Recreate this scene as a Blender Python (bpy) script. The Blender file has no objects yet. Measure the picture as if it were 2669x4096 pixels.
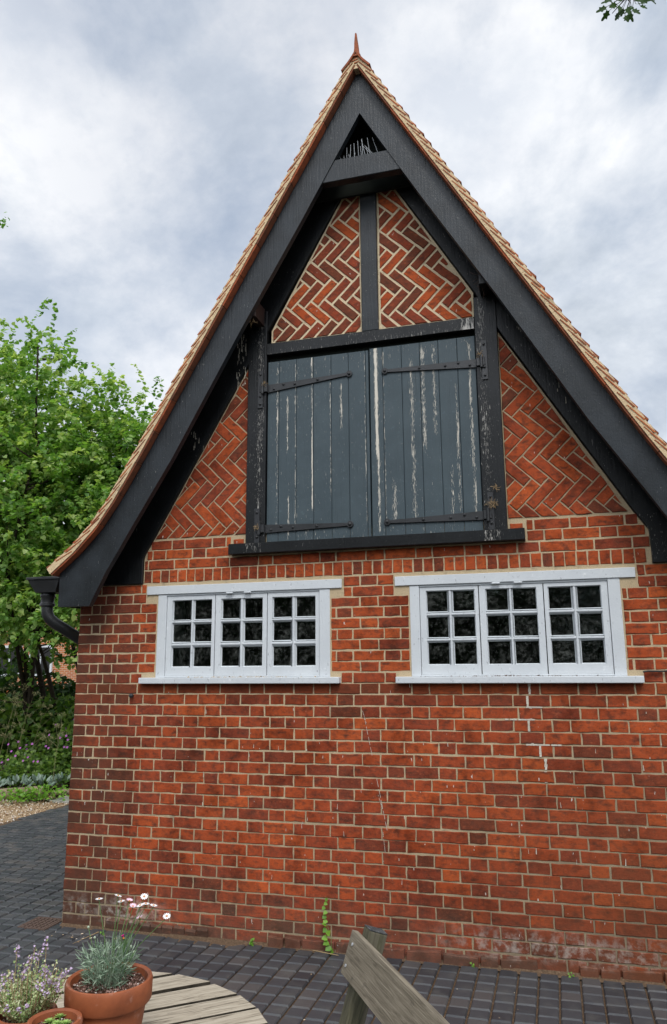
import bpy, math, random
import numpy as np
from mathutils import Vector, Matrix
random.seed(7); RNG = np.random.default_rng(11)
S = bpy.context.scene
R = math.radians

# ------------------------------------------------------------------ camera
CAM = Vector((0.0, -5.0365, 1.752))
YAW, PITCH, ROLL = -0.279426, 0.202718, -0.0073485
fw = Vector((math.sin(YAW)*math.cos(PITCH), math.cos(YAW)*math.cos(PITCH), math.sin(PITCH)))
r0 = Vector((math.cos(YAW), -math.sin(YAW), 0)); u0 = r0.cross(fw)
rr = math.cos(ROLL)*r0 + math.sin(ROLL)*u0; uu = -math.sin(ROLL)*r0 + math.cos(ROLL)*u0
cd = bpy.data.cameras.new('camera'); cam = bpy.data.objects.new('camera', cd); S.collection.objects.link(cam)
cam.matrix_world = Matrix(((rr.x, uu.x, -fw.x, CAM.x), (rr.y, uu.y, -fw.y, CAM.y), (rr.z, uu.z, -fw.z, CAM.z), (0, 0, 0, 1)))
cd.sensor_fit = 'HORIZONTAL'; cd.sensor_width = 36.0; cd.lens = 36.0*3029.05/2669; cd.clip_start = 0.05; cd.clip_end = 500
S.camera = cam

# ------------------------------------------------------------------ world: daylight sky under broken cloud, soft sun
SUN_EL, SUN_AZ = R(50), R(155)          # azimuth clockwise from +y (camera side, slightly right)
w = bpy.data.worlds.new("World"); S.world = w; w.use_nodes = True
nt = w.node_tree; nt.nodes.clear()
def N(t, **k):
    n = nt.nodes.new(t)
    for a, b in k.items(): setattr(n, a, b)
    return n
def LK(a, b): nt.links.new(a, b)
out = N('ShaderNodeOutputWorld'); sky = N('ShaderNodeTexSky', sky_type='NISHITA', sun_disc=False, sun_elevation=SUN_EL, sun_rotation=SUN_AZ)
bg1 = N('ShaderNodeBackground'); bg1.inputs['Strength'].default_value = 0.13; LK(sky.outputs[0], bg1.inputs['Color'])
tc = N('ShaderNodeTexCoord'); sep = N('ShaderNodeSeparateXYZ'); LK(tc.outputs['Generated'], sep.inputs[0])
zz = N('ShaderNodeMath', operation='ADD'); LK(sep.outputs[2], zz.inputs[0]); zz.inputs[1].default_value = 0.5
zm = N('ShaderNodeMath', operation='MAXIMUM'); LK(zz.outputs[0], zm.inputs[0]); zm.inputs[1].default_value = 0.06
vx = N('ShaderNodeMath', operation='DIVIDE'); vy = N('ShaderNodeMath', operation='DIVIDE')
LK(sep.outputs[0], vx.inputs[0]); LK(zm.outputs[0], vx.inputs[1]); LK(sep.outputs[1], vy.inputs[0]); LK(zm.outputs[0], vy.inputs[1])
cv = N('ShaderNodeCombineXYZ'); LK(vx.outputs[0], cv.inputs[0]); LK(vy.outputs[0], cv.inputs[1]); cv.inputs[2].default_value = 21.9
n1 = N('ShaderNodeTexNoise'); n1.inputs["Scale"].default_value = 2.2; n1.inputs['Detail'].default_value = 10; n1.inputs['Roughness'].default_value = 0.60; n1.inputs['Distortion'].default_value = 0.35
n2 = N('ShaderNodeTexNoise'); n2.inputs["Scale"].default_value = 5.7; n2.inputs['Detail'].default_value = 10; n2.inputs['Roughness'].default_value = 0.6
LK(cv.outputs[0], n1.inputs['Vector']); LK(cv.outputs[0], n2.inputs['Vector'])
r1 = N('ShaderNodeValToRGB'); LK(n1.outputs[0], r1.inputs[0]); e = r1.color_ramp.elements
e[0].position = 0.29; e[0].color = (0.46, 0.52, 0.60, 1); e[1].position = 0.54; e[1].color = (0.93, 0.94, 0.96, 1)
m = r1.color_ramp.elements.new(0.42); m.color = (0.66, 0.71, 0.78, 1)
r2 = N('ShaderNodeValToRGB'); LK(n2.outputs[0], r2.inputs[0]); e = r2.color_ramp.elements
e[0].position = 0.38; e[0].color = (0.76, 0.80, 0.86, 1); e[1].position = 0.62; e[1].color = (1.03, 1.03, 1.03, 1)
mx = N('ShaderNodeMix', data_type='RGBA', blend_type='MULTIPLY'); mx.inputs[0].default_value = 1; LK(r1.outputs[0], mx.inputs[6]); LK(r2.outputs[0], mx.inputs[7])
# brighter cloud around the hidden sun
sd = N('ShaderNodeVectorMath', operation='DOT_PRODUCT'); LK(tc.outputs['Generated'], sd.inputs[0])
sdir = (math.sin(SUN_AZ)*math.cos(SUN_EL), math.cos(SUN_AZ)*math.cos(SUN_EL), math.sin(SUN_EL)); sd.inputs[1].default_value = sdir
mr = N('ShaderNodeMapRange'); LK(sd.outputs['Value'], mr.inputs[0]); mr.inputs[1].default_value = 0.35; mr.inputs[2].default_value = 1; mr.inputs[3].default_value = 1.0; mr.inputs[4].default_value = 2.6
bg2 = N('ShaderNodeBackground'); LK(mx.outputs[2], bg2.inputs['Color']); LK(mr.outputs[0], bg2.inputs['Strength'])
n3 = N('ShaderNodeTexNoise'); n3.inputs['Scale'].default_value = 1.1; n3.inputs['Detail'].default_value = 5; LK(cv.outputs[0], n3.inputs['Vector'])
r3 = N('ShaderNodeValToRGB'); LK(n3.outputs[0], r3.inputs[0]); e = r3.color_ramp.elements
e[0].position = 0.33; e[0].color = (0.72, 0.72, 0.72, 1); e[1].position = 0.47; e[1].color = (1, 1, 1, 1)
ms = N('ShaderNodeMixShader'); LK(r3.outputs[0], ms.inputs[0]); LK(bg1.outputs[0], ms.inputs[1]); LK(bg2.outputs[0], ms.inputs[2]); LK(ms.outputs[0], out.inputs[0])
sl = bpy.data.lights.new('sun', 'SUN'); sun = bpy.data.objects.new('sun', sl); S.collection.objects.link(sun)
sl.energy = 1.5; sl.angle = R(14); sl.color = (1.0, 0.96, 0.9)
sun.rotation_euler = Vector(sdir).to_track_quat('Z', 'Y').to_euler(); sun.location = (4, -8, 10)
S.view_settings.view_transform = 'Standard'; S.view_settings.look = 'None'; S.view_settings.gamma = 1; S.view_settings.exposure = 0.14
S.render.engine = 'CYCLES'; S.cycles.max_bounces = 6; S.cycles.transparent_max_bounces = 8; S.cycles.use_denoising = True

# ------------------------------------------------------------------ helpers
def tag(o, label=None, cat=None, group=None, kind=None):
    if label: o['label'] = label
    if cat: o['category'] = cat
    if group: o['group'] = group
    if kind: o['kind'] = kind
    return o
def thing(name, loc, label, cat, group=None):
    o = bpy.data.objects.new(name, None); S.collection.objects.link(o); o.location = loc; o.empty_display_size = 0.1
    return tag(o, label, cat, group)
def wloc(o):
    v = Vector(o.location); p = o.parent
    while p: v = v + Vector(p.location); p = p.parent
    return v
def link(name, me, parent=None):
    o = bpy.data.objects.new(name, me); S.collection.objects.link(o)
    if parent:
        o.parent = parent
        o.location = -wloc(parent)
    return o
class MB:
    """collects shapes for ONE mesh object; point attribute wear, face attribute tone"""
    def __init__(s): s.v = []; s.f = []; s.m = []; s.t = []; s.w = []
    def add(s, vs, fs, mi=0, tone=0.5, wear=0.0):
        b = len(s.v); s.v += [tuple(v) for v in vs]
        s.w += (list(wear) if hasattr(wear, '__len__') else [wear]*len(vs))
        for f in fs: s.f.append(tuple(b+i for i in f)); s.m.append(mi); s.t.append(tone)
    def box(s, a, b, mi=0, tone=0.5, wear=0.0):
        (x0, y0, z0), (x1, y1, z1) = a, b
        s.add([(x0,y0,z0),(x1,y0,z0),(x1,y1,z0),(x0,y1,z0),(x0,y0,z1),(x1,y0,z1),(x1,y1,z1),(x0,y1,z1)],
              [(0,3,2,1),(4,5,6,7),(0,1,5,4),(1,2,6,5),(2,3,7,6),(3,0,4,7)], mi, tone, wear)
    def hexa(s, p, mi=0, tone=0.5, wear=0.0):
        s.add(p, [(0,3,2,1),(4,5,6,7),(0,1,5,4),(1,2,6,5),(2,3,7,6),(3,0,4,7)], mi, tone, wear)
    def prism(s, poly, y0, y1, mi=0, tone=0.5, bev=0.0, wear=0.0):
        """poly: (x,z) counter-clockwise seen from -y; front at y0 (<y1)"""
        n = len(poly)
        if bev > 0:
            ins = inset(poly, bev)
            vs = [(x, y0, z) for x, z in ins]+[(x, y0+bev, z) for x, z in poly]+[(x, y1, z) for x, z in poly]
            fs = [tuple(range(n))]+[(i, n+i, n+(i+1)%n, (i+1)%n) for i in range(n)]+[(n+i, 2*n+i, 2*n+(i+1)%n, n+(i+1)%n) for i in range(n)]+[tuple(range(3*n-1, 2*n-1, -1))]
        else:
            vs = [(x, y0, z) for x, z in poly]+[(x, y1, z) for x, z in poly]
            fs = [tuple(range(n))]+[(i, n+i, n+(i+1)%n, (i+1)%n) for i in range(n)]+[tuple(range(2*n-1, n-1, -1))]
        s.add(vs, fs, mi, tone, wear)
    def tube(s, pts, rad, sides=8, mi=0, tone=0.5, cap=True, wear=0.0):
        pts = [Vector(p) for p in pts]; n = len(pts)
        rad = rad if hasattr(rad, '__len__') else [rad]*n
        vs = []; prev = None
        for i, p in enumerate(pts):
            d = (pts[min(i+1, n-1)]-pts[max(i-1, 0)])
            d = d.normalized() if d.length > 1e-9 else Vector((0, 0, 1))
            if prev is None:
                a = Vector((1, 0, 0)) if abs(d.x) < .8 else Vector((0, 1, 0)); prev = d.cross(a).normalized()
            else:
                prev = (prev-d*prev.dot(d)).normalized()
            q = d.cross(prev)
            for k in range(sides):
                t = 2*math.pi*k/sides; vs.append(p+(prev*math.cos(t)+q*math.sin(t))*rad[i])
        fs = [(i*sides+k, i*sides+(k+1) % sides, (i+1)*sides+(k+1) % sides, (i+1)*sides+k) for i in range(n-1) for k in range(sides)]
        if cap: fs += [tuple(range(sides-1, -1, -1)), tuple(range((n-1)*sides, n*sides))]
        s.add(vs, fs, mi, tone, wear)
    def lathe(s, prof, c, sides=40, mi=0, tone=0.5, axis='z'):
        n = len(prof); vs = []
        for r, h in prof:
            for k in range(sides):
                t = 2*math.pi*k/sides
                if axis == 'z': vs.append((c[0]+r*math.cos(t), c[1]+r*math.sin(t), c[2]+h))
                else: vs.append((c[0]+r*math.cos(t), c[1]-h, c[2]+r*math.sin(t)))
        fs = [(i*sides+k, i*sides+(k+1) % sides, (i+1)*sides+(k+1) % sides, (i+1)*sides+k) for i in range(n-1) for k in range(sides)]
        s.add(vs, fs, mi, tone)
    def build(s, name, mats, parent=None, smooth=False, bevel=0.0):
        me = bpy.data.meshes.new(name); me.from_pydata(s.v, [], s.f)
        for m_ in (mats if isinstance(mats, (list, tuple)) else [mats]): me.materials.append(m_)
        me.polygons.foreach_set('material_index', s.m)
        a = me.attributes.new('tone', 'FLOAT', 'FACE'); a.data.foreach_set('value', s.t)
        a = me.attributes.new('wear', 'FLOAT', 'POINT'); a.data.foreach_set('value', s.w)
        if smooth: me.polygons.foreach_set('use_smooth', [True]*len(s.f))
        me.update(); o = link(name, me, parent)
        if bevel > 0:
            b = o.modifiers.new('bevel', 'BEVEL'); b.width = bevel; b.segments = 2; b.limit_method = 'ANGLE'; b.angle_limit = R(40)
        if smooth and hasattr(me, 'set_sharp_from_angle'): me.set_sharp_from_angle(angle=R(38))
        return o
def inset(poly, d):
    n = len(poly); res = []
    for i in range(n):
        p0, p1, p2 = Vector(poly[i-1]), Vector(poly[i]), Vector(poly[(i+1) % n])
        e1 = (p1-p0); e2 = (p2-p1)
        if e1.length < 1e-7 or e2.length < 1e-7: res.append(tuple(p1)); continue
        e1.normalize(); e2.normalize()
        n1_ = Vector((-e1.y, e1.x)); n2_ = Vector((-e2.y, e2.x)); k = n1_+n2_
        den = max(0.35, 1+n1_.dot(n2_)); res.append(tuple(p1+k*(d/den)))
    return res
def clip(poly, conv, d=0.0):
    """Sutherland-Hodgman, conv counter-clockwise, every edge moved inwards by d"""
    outp = list(poly)
    for i in range(len(conv)):
        a, b = conv[i-1], conv[i]; inp = outp; outp = []
        if not inp: break
        eL = math.hypot(b[0]-a[0], b[1]-a[1])
        def side(p): return (b[0]-a[0])*(p[1]-a[1])-(b[1]-a[1])*(p[0]-a[0])-d*eL
        for j in range(len(inp)):
            p, q = inp[j-1], inp[j]; sp, sq = side(p), side(q)
            if sq >= 0:
                if sp < 0: t = sp/(sp-sq); outp.append((p[0]+(q[0]-p[0])*t, p[1]+(q[1]-p[1])*t))
                outp.append(q)
            elif sp >= 0: t = sp/(sp-sq); outp.append((p[0]+(q[0]-p[0])*t, p[1]+(q[1]-p[1])*t))
    return outp
def area(p): return 0.5*sum(p[i-1][0]*p[i][1]-p[i][0]*p[i-1][1] for i in range(len(p)))
def rough_poly(poly, step=0.035, j=0.0013):
    o = []
    for i in range(len(poly)):
        a, b = poly[i], poly[(i+1) % len(poly)]; L = math.hypot(b[0]-a[0], b[1]-a[1])
        if L < 0.004: continue
        k = max(1, int(round(L/step)))
        for q in range(k):
            t = q/k; x = a[0]+(b[0]-a[0])*t; z = a[1]+(b[1]-a[1])*t
            o.append((x+random.uniform(-j, j), z+random.uniform(-j, j)))
    return o
def batch(name, mat, pos, tip, nrm, size, tone, shape, faces, parent=None, smooth=False):
    """many small leaves/petals/stones: shape (k,3) in local axes side,tip,normal"""
    pos = np.asarray(pos, float); n = len(pos)
    tip = np.asarray(tip, float); tip /= np.linalg.norm(tip, axis=1)[:, None]+1e-9
    nrm = np.asarray(nrm, float); sd_ = np.cross(tip, nrm); sd_ /= np.linalg.norm(sd_, axis=1)[:, None]+1e-9
    nn = np.cross(sd_, tip); sh = np.asarray(shape, float); k = len(sh)
    size = np.asarray(size, float)
    if size.ndim == 1: size = np.repeat(size[:, None], 3, 1)
    V = pos[:, None, :]+sh[None, :, 0, None]*size[:, None, 0:1]*sd_[:, None, :]+sh[None, :, 1, None]*size[:, None, 1:2]*tip[:, None, :]+sh[None, :, 2, None]*size[:, None, 2:3]*nn[:, None, :]
    lens = np.array([len(f) for f in faces]); idx = np.concatenate([np.array(f) for f in faces])
    loops = (np.arange(n)[:, None]*k+idx[None, :]).ravel(); tot = np.tile(lens, n); st = np.concatenate([[0], np.cumsum(tot)[:-1]])
    me = bpy.data.meshes.new(name); me.vertices.add(n*k); me.vertices.foreach_set('co', V.reshape(-1).astype(np.float32))
    me.loops.add(len(loops)); me.loops.foreach_set('vertex_index', loops.astype(np.int32))
    me.polygons.add(len(tot)); me.polygons.foreach_set('loop_start', st.astype(np.int32)); me.polygons.foreach_set('loop_total', tot.astype(np.int32))
    me.update(calc_edges=True); me.materials.append(mat)
    a = me.attributes.new('tone', 'FLOAT', 'FACE'); a.data.foreach_set('value', np.repeat(np.asarray(tone, float), len(faces)).astype(np.float32))
    if smooth: me.polygons.foreach_set('use_smooth', [True]*len(tot))
    return link(name, me, parent)
LEAF = [(0,0,0),(-.46,.10,.06),(-.42,.55,.10),(0,1,-.05),(.42,.55,.10),(.46,.10,.06)]; LEAFF = [(0,3,2,1),(0,5,4,3)]
NARROW = [(0,0,0),(-.5,.4,.05),(-.3,.8,.03),(0,1,0),(.3,.8,.03),(.5,.4,.05)]
LOBED = [(0,0,0),(-.18,.16,0),(-.5,.2,.05),(-.34,.4,.02),(-.55,.62,.06),(-.24,.68,.02),(-.2,.95,.04),(0,1.05,0),(.2,.95,.04),(.24,.68,.02),(.55,.62,.06),(.34,.4,.02),(.5,.2,.05),(.18,.16,0)]
LOBF = [(0,7,6,5,4,3,2,1),(0,13,12,11,10,9,8,7)]
BLOB = [(0,-.5,0),(.5,0,.05),(0,.5,0),(-.5,0,-.05),(0,0,.4),(0,0,-.4)]; BLOBF = [(0,1,4),(1,2,4),(2,3,4),(3,0,4),(1,0,5),(2,1,5),(3,2,5),(0,3,5)]
def rv(n): 
    v = RNG.normal(size=(n, 3)); return v/np.linalg.norm(v, axis=1)[:, None]

# ------------------------------------------------------------------ materials
class MT:
    def __init__(s, name, rough=0.7, spec=0.3):
        s.m = bpy.data.materials.new(name); s.m.use_nodes = True; s.t = s.m.node_tree; s.b = s.t.nodes['Principled BSDF']
        s.b.inputs['Roughness'].default_value = rough; s.b.inputs['Specular IOR Level'].default_value = spec
        s.co = s.n('ShaderNodeTexCoord').outputs['Object']
    def n(s, t, **k):
        x = s.t.nodes.new(t)
        for a, b in k.items(): setattr(x, a, b)
        return x
    def l(s, a, b): s.t.links.new(a, b)
    def map(s, scale):
        x = s.n('ShaderNodeMapping'); s.l(s.co, x.inputs[0]); x.inputs['Scale'].default_value = scale; return x.outputs[0]
    def noise(s, scale, det=4, rough=.55, vec=None, dist=0.0):
        x = s.n('ShaderNodeTexNoise'); s.l(vec or s.co, x.inputs['Vector']); x.inputs['Scale'].default_value = scale
        x.inputs['Detail'].default_value = det; x.inputs['Roughness'].default_value = rough; x.inputs['Distortion'].default_value = dist; return x.outputs[0]
    def voro(s, scale, vec=None, out='Distance'):
        x = s.n('ShaderNodeTexVoronoi'); s.l(vec or s.co, x.inputs['Vector']); x.inputs['Scale'].default_value = scale; return x.outputs[out]
    def attr(s, name): x = s.n('ShaderNodeAttribute'); x.attribute_name = name; return x.outputs['Fac']
    def ramp(s, fac, stops):
        x = s.n('ShaderNodeValToRGB'); s.l(fac, x.inputs[0]); el = x.color_ramp.elements
        while len(el) < len(stops): el.new(0.5)
        for q, (p, c) in zip(el, stops): q.position = p; q.color = (c, c, c, 1) if isinstance(c, (int, float)) else (*c, 1)
        return x.outputs[0]
    def mix(s, f, a, b, mode='MIX'):
        x = s.n('ShaderNodeMix', data_type='RGBA', blend_type=mode)
        for i, q in ((0, f), (6, a), (7, b)):
            if isinstance(q, (int, float)): x.inputs[i].default_value = q if i == 0 else (q, q, q, 1)
            elif isinstance(q, tuple): x.inputs[i].default_value = (*q, 1)
            else: s.l(q, x.inputs[i])
        return x.outputs[2]
    def math(s, op, a, b=0.0, clamp=False):
        x = s.n('ShaderNodeMath', operation=op); x.use_clamp = clamp
        for i, q in ((0, a), (1, b)):
            if isinstance(q, (int, float)): x.inputs[i].default_value = q
            else: s.l(q, x.inputs[i])
        return x.outputs[0]
    def mr(s, v, a, b, c=0.0, d=1.0):
        x = s.n('ShaderNodeMapRange'); s.l(v, x.inputs[0])
        for i, q in enumerate((a, b, c, d)): x.inputs[i+1].default_value = q
        return x.outputs[0]
    def xyz(s): x = s.n('ShaderNodeSeparateXYZ'); s.l(s.co, x.inputs[0]); return x.outputs
    def col(s, c):
        if isinstance(c, tuple): s.b.inputs['Base Color'].default_value = (*c, 1)
        else: s.l(c, s.b.inputs['Base Color'])
        return s
    def bump(s, h, st=.4, dist=.003):
        x = s.n('ShaderNodeBump'); s.l(h, x.inputs['Height']); x.inputs['Strength'].default_value = st; x.inputs['Distance'].default_value = dist
        s.l(x.outputs[0], s.b.inputs['Normal']); return s
M = {}
def brickmat(name, low=True, fired=0.5):
    a = MT(name, .92, .08); tone = a.attr('tone')
    c = a.ramp(tone, [(0, (.050, .030, .022)), (.2, (.135, .042, .024)), (.42, (.225, .046, .024)), (.65, (.315, .058, .022)), (.85, (.395, .075, .023)), (1, (.50, .105, .029))])
    n1_ = a.noise(23, 5, .65); n2_ = a.noise(15, 4, .6, a.map((1, 1, 2.0))); n3_ = a.noise(140, 3, .6)
    c = a.mix(a.ramp(n1_, [(.30, .7), (.50, 0)]), c, (.085, .034, .025))
    c = a.mix(a.ramp(a.noise(31, 4, .6, a.map((1, 1, 1.6))), [(.55, 0), (.72, .5)]), c, (.46, .115, .05))
    burnt = a.ramp(n2_, [(.50, 0), (.70, fired)])
    c = a.mix(burnt, c, (.052, .028, .021)); c = a.mix(a.ramp(a.noise(75, 4, .7), [(.56, 0), (.70, .55)]), c, (.07, .035, .026))
    c = a.mix(a.ramp(n3_, [(.25, .5), (.5, 0), (.78, .28)]), c, (.30, .10, .055))
    if low:
        z = a.xyz()[2]; nz = a.noise(4.5, 5, .6); h = a.math('ADD', a.math('MULTIPLY', nz, .9), z)
        c = a.mix(a.mr(h, .42, .80, .62, 0), c, (.125, .078, .058))
        x = a.xyz()[0]; ef = a.ramp(a.noise(16, 6, .7), [(.46, 0), (.60, 1)])
        zone = a.math('MULTIPLY', a.math('MULTIPLY', a.mr(z, .24, .15, 0, 1), a.mr(z, .03, .09, 0, 1)), a.math('MAXIMUM', a.mr(x, -.9, -.3, 0, 1), a.mr(x, -2.6, -2.85, 0, .8)))
        c = a.mix(a.math('MULTIPLY', a.math('MULTIPLY', ef, zone), .75), c, (.50, .47, .42))
        c = a.mix(1.0, c, a.ramp(a.noise(1.3, 5, .6), [(.3, (.66, .62, .60)), (.5, (1, 1, 1)), (.7, (1.12, 1.08, 1.0))]), 'MULTIPLY')
        c = a.mix(1.0, c, a.ramp(a.noise(4.5, 6, .68), [(.34, (.58, .54, .52)), (.52, (1, 1, 1)), (.72, (1.12, 1.08, 1.02))]), 'MULTIPLY')
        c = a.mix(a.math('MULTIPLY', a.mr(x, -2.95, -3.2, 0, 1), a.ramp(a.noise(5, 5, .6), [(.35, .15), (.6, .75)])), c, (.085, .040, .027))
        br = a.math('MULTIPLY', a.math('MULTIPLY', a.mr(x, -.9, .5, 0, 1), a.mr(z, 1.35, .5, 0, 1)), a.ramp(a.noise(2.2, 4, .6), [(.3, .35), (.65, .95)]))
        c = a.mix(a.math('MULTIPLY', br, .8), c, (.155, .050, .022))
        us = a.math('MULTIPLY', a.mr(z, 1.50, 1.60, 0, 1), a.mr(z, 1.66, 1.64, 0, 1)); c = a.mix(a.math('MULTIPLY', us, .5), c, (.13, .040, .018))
    sp = a.ramp(a.noise(55, 2, .5, a.map((1, 1, .35))), [(.745, 0), (.76, .8)])
    c = a.mix(sp, c, (.62, .58, .52))
    a.col(c); a.bump(a.math('ADD', a.math('MULTIPLY', n1_, 1.0), a.math('MULTIPLY', n3_, .45)), .65, .006); return a.m
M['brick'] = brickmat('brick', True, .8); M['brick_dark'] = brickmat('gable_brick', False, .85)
def mortarmat(name, c1, c2):
    a = MT(name, .95, .1); wv = a.attr('wear'); n = a.noise(180, 4, .7); n2_ = a.noise(14, 4, .6)
    c = a.mix(wv, c1, c2); c = a.mix(a.ramp(n, [(.35, .45), (.55, 0)]), c, (.14, .11, .08)); c = a.mix(a.ramp(n2_, [(.55, 0), (.7, .5)]), c, (.20, .165, .12))
    a.col(c); a.bump(n, .7, .005); return a.m
M['mortar'] = mortarmat('lime_mortar', (.54, .425, .27), (.21, .165, .11))
M['mortar_pale'] = mortarmat('pale_mortar', (.70, .575, .385), (.5, .42, .3))
M['white_mortar'] = mortarmat('repointing_mortar', (.66, .62, .53), (.5, .46, .38))
M['verge_mortar'] = mortarmat('verge_mortar', (.68, .52, .32), (.5, .36, .2))
def paint(name, base, alt, rough=.45, spec=.45, peel=None, grain=(30, 30, 1.6), bs=.35):
    a = MT(name, rough, spec); g = a.noise(3, 6, .65, a.map(grain)); n = a.noise(5, 4, .6); f = a.noise(90, 3, .6)
    c = a.mix(a.ramp(n, [(.35, 0), (.7, 1)]), base, alt)
    h = a.math('ADD', g, a.math('MULTIPLY', f, .4)); ck = a.ramp(a.noise(2.2, 5, .7, a.map((grain[0]*1.6, grain[1]*1.6, grain[2]*.7))), [(.33, 1), (.37, 0)]); c = a.mix(a.math('MULTIPLY', ck, .6), c, tuple(q*.3 for q in base)); c = a.mix(a.ramp(a.noise(26, 5, .7), [(.60, 0), (.74, .35)]), c, tuple(min(1, q*2.6+.01) for q in base))
    if peel:
        wv = a.attr('wear'); pn = a.noise(1, 7, .72, a.map((75, 75, 5.5))); th = a.math('SUBTRACT', 1.0, wv)
        pf = a.noise(1, 5, .7, a.map((230, 230, 26))); pw = a.noise(2.3, 3, .6)
        k = a.math('MAXIMUM', a.math('MULTIPLY', a.math('SUBTRACT', pn, th), 30, True), a.math('MULTIPLY', a.math('SUBTRACT', a.math('ADD', pf, a.math('MULTIPLY', pw, .16)), a.math('ADD', th, .055)), 25, True))
        c = a.mix(k, c, peel); h = a.math('SUBTRACT', h, a.math('MULTIPLY', k, .5))
    a.col(c); a.bump(h, bs*1.7, .005); return a.m
M['black'] = paint('black_timber_paint', (.010, .0125, .0145), (.022, .027, .032), .34, .34, (.55, .53, .48))
M['wallblack'] = paint('tarred_timber', (.004, .0045, .005), (.009, .010, .011), .34, .3, (.5, .48, .44))
M['door'] = paint('slate_blue_paint', (.044, .064, .075), (.056, .079, .091), .5, .32, (.60, .56, .48), (60, 60, 2))
M['white'] = paint('white_gloss_paint', (.545, .575, .60), (.59, .62, .64), .42, .35, (.40, .36, .30), (20, 20, 20), .15)
M['iron'] = paint('black_iron', (.012, .013, .014), (.024, .025, .028), .36, .5, None, (60, 60, 60), .2)
a = MT('wooden_edge_brown', .6, .3); a.col(a.ramp(a.noise(9, 4), [(.3, (.045, .022, .016)), (.7, (.02, .014, .012))])); M['edge'] = a.m
# dirty glass over a dark room
a = MT('dirty_window_glass', .12, .5); g = a.t; g.nodes.remove(a.b)
tr = a.n('ShaderNodeBsdfTransparent'); tr.inputs[0].default_value = (.55, .6, .58, 1); gl = a.n('ShaderNodeBsdfGlossy'); gl.inputs['Roughness'].default_value = .09; gl.inputs['Color'].default_value = (.75, .85, .80, 1)
fr = a.n('ShaderNodeFresnel'); fr.inputs[0].default_value = 1.5; bp = a.n('ShaderNodeBump'); bp.inputs['Strength'].default_value = .35; bp.inputs['Distance'].default_value = .01
a.l(a.noise(9, 3), bp.inputs['Height']); a.l(bp.outputs[0], gl.inputs['Normal'])
m1 = a.n('ShaderNodeMixShader'); a.l(fr.outputs[0], m1.inputs[0]); a.l(tr.outputs[0], m1.inputs[1]); a.l(gl.outputs[0], m1.inputs[2])
df = a.n('ShaderNodeBsdfDiffuse'); df.inputs[0].default_value = (.50, .52, .48, 1)
spk = a.math('ADD', a.ramp(a.voro(120), [(.08, .55), (.17, 0)]), a.math('ADD', a.math('MULTIPLY', a.ramp(a.noise(11, 6, .7), [(.45, 0), (.8, .2)]), 1.0), .004), True)
spk = a.math('MULTIPLY', spk, a.ramp(a.noise(45, 3), [(.42, .08), (.62, .9)]))
m2_ = a.n('ShaderNodeMixShader'); a.l(spk, m2_.inputs[0]); a.l(m1.outputs[0], m2_.inputs[1]); a.l(df.outputs[0], m2_.inputs[2]); a.l(m2_.outputs[0], g.nodes['Material Output'].inputs[0]); M['glass'] = a.m
a = MT('dark_interior', .9, .1); a.col((.02, .024, .021)); M['inside'] = a.m
a = MT('roof_tile_clay', .85, .2); tn = a.attr('tone'); n = a.noise(20, 5, .65)
c = a.ramp(tn, [(0, (.045, .032, .024)), (.3, (.12, .062, .038)), (.55, (.24, .075, .035)), (.8, (.36, .095, .038)), (1, (.48, .15, .055))])
c = a.mix(a.ramp(n, [(.45, 0), (.65, .55)]), c, (.07, .045, .032)); a.col(c); a.bump(n, .5, .004); M['tile'] = a.m
a = MT('terracotta', .6, .35); n = a.noise(8, 5, .6); n2_ = a.noise(3, 3)
c = a.ramp(n, [(.3, (.15, .042, .018)), (.55, (.28, .080, .030)), (.8, (.36, .125, .06))]); c = a.mix(a.ramp(a.noise(22, 5, .7), [(.58, 0), (.72, .4)]), c, (.45, .30, .24)); a.col(c); a.bump(a.noise(60, 3), .15, .002); M['terracotta'] = a.m
a = MT('potting_soil', .95, .1); n = a.noise(70, 5, .7); a.col(a.ramp(n, [(.3, (.022, .012, .008)), (.55, (.10, .05, .034)), (.75, (.26, .15, .12))])); a.bump(n, 1, .01); M['soil'] = a.m
a = MT('bed_earth', .95, .1); n = a.noise(12, 6, .7); a.col(a.ramp(n, [(.3, (.025, .018, .012)), (.7, (.07, .055, .035))])); a.bump(n, .8, .03); M['earth'] = a.m
a = MT('joint_sand', .95, .1); n = a.noise(90, 5, .7); a.col(a.ramp(n, [(.3, (.05, .034, .022)), (.6, (.14, .092, .058)), (.8, (.27, .19, .125))])); a.bump(n, .8, .006); M['sand'] = a.m
a = MT('blue_engineering_paver', .5, .5); tn = a.attr('tone'); n = a.noise(7, 5, .6); f = a.noise(110, 4, .7)
c = a.ramp(tn, [(0, (.022, .024, .028)), (.6, (.042, .045, .050)), (.9, (.058, .057, .058)), (1, (.075, .066, .062))])
c = a.mix(a.ramp(n, [(.5, 0), (.72, .45)]), c, (.085, .078, .068)); c = a.mix(a.ramp(f, [(.62, 0), (.78, .5)]), c, (.14, .12, .10))
a.col(c); a.bump(a.math('ADD', f, n), .35, .003); a.l(a.ramp(n, [(.3, .42), (.7, .68)]), a.b.inputs['Roughness']); M['paver'] = a.m
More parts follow.
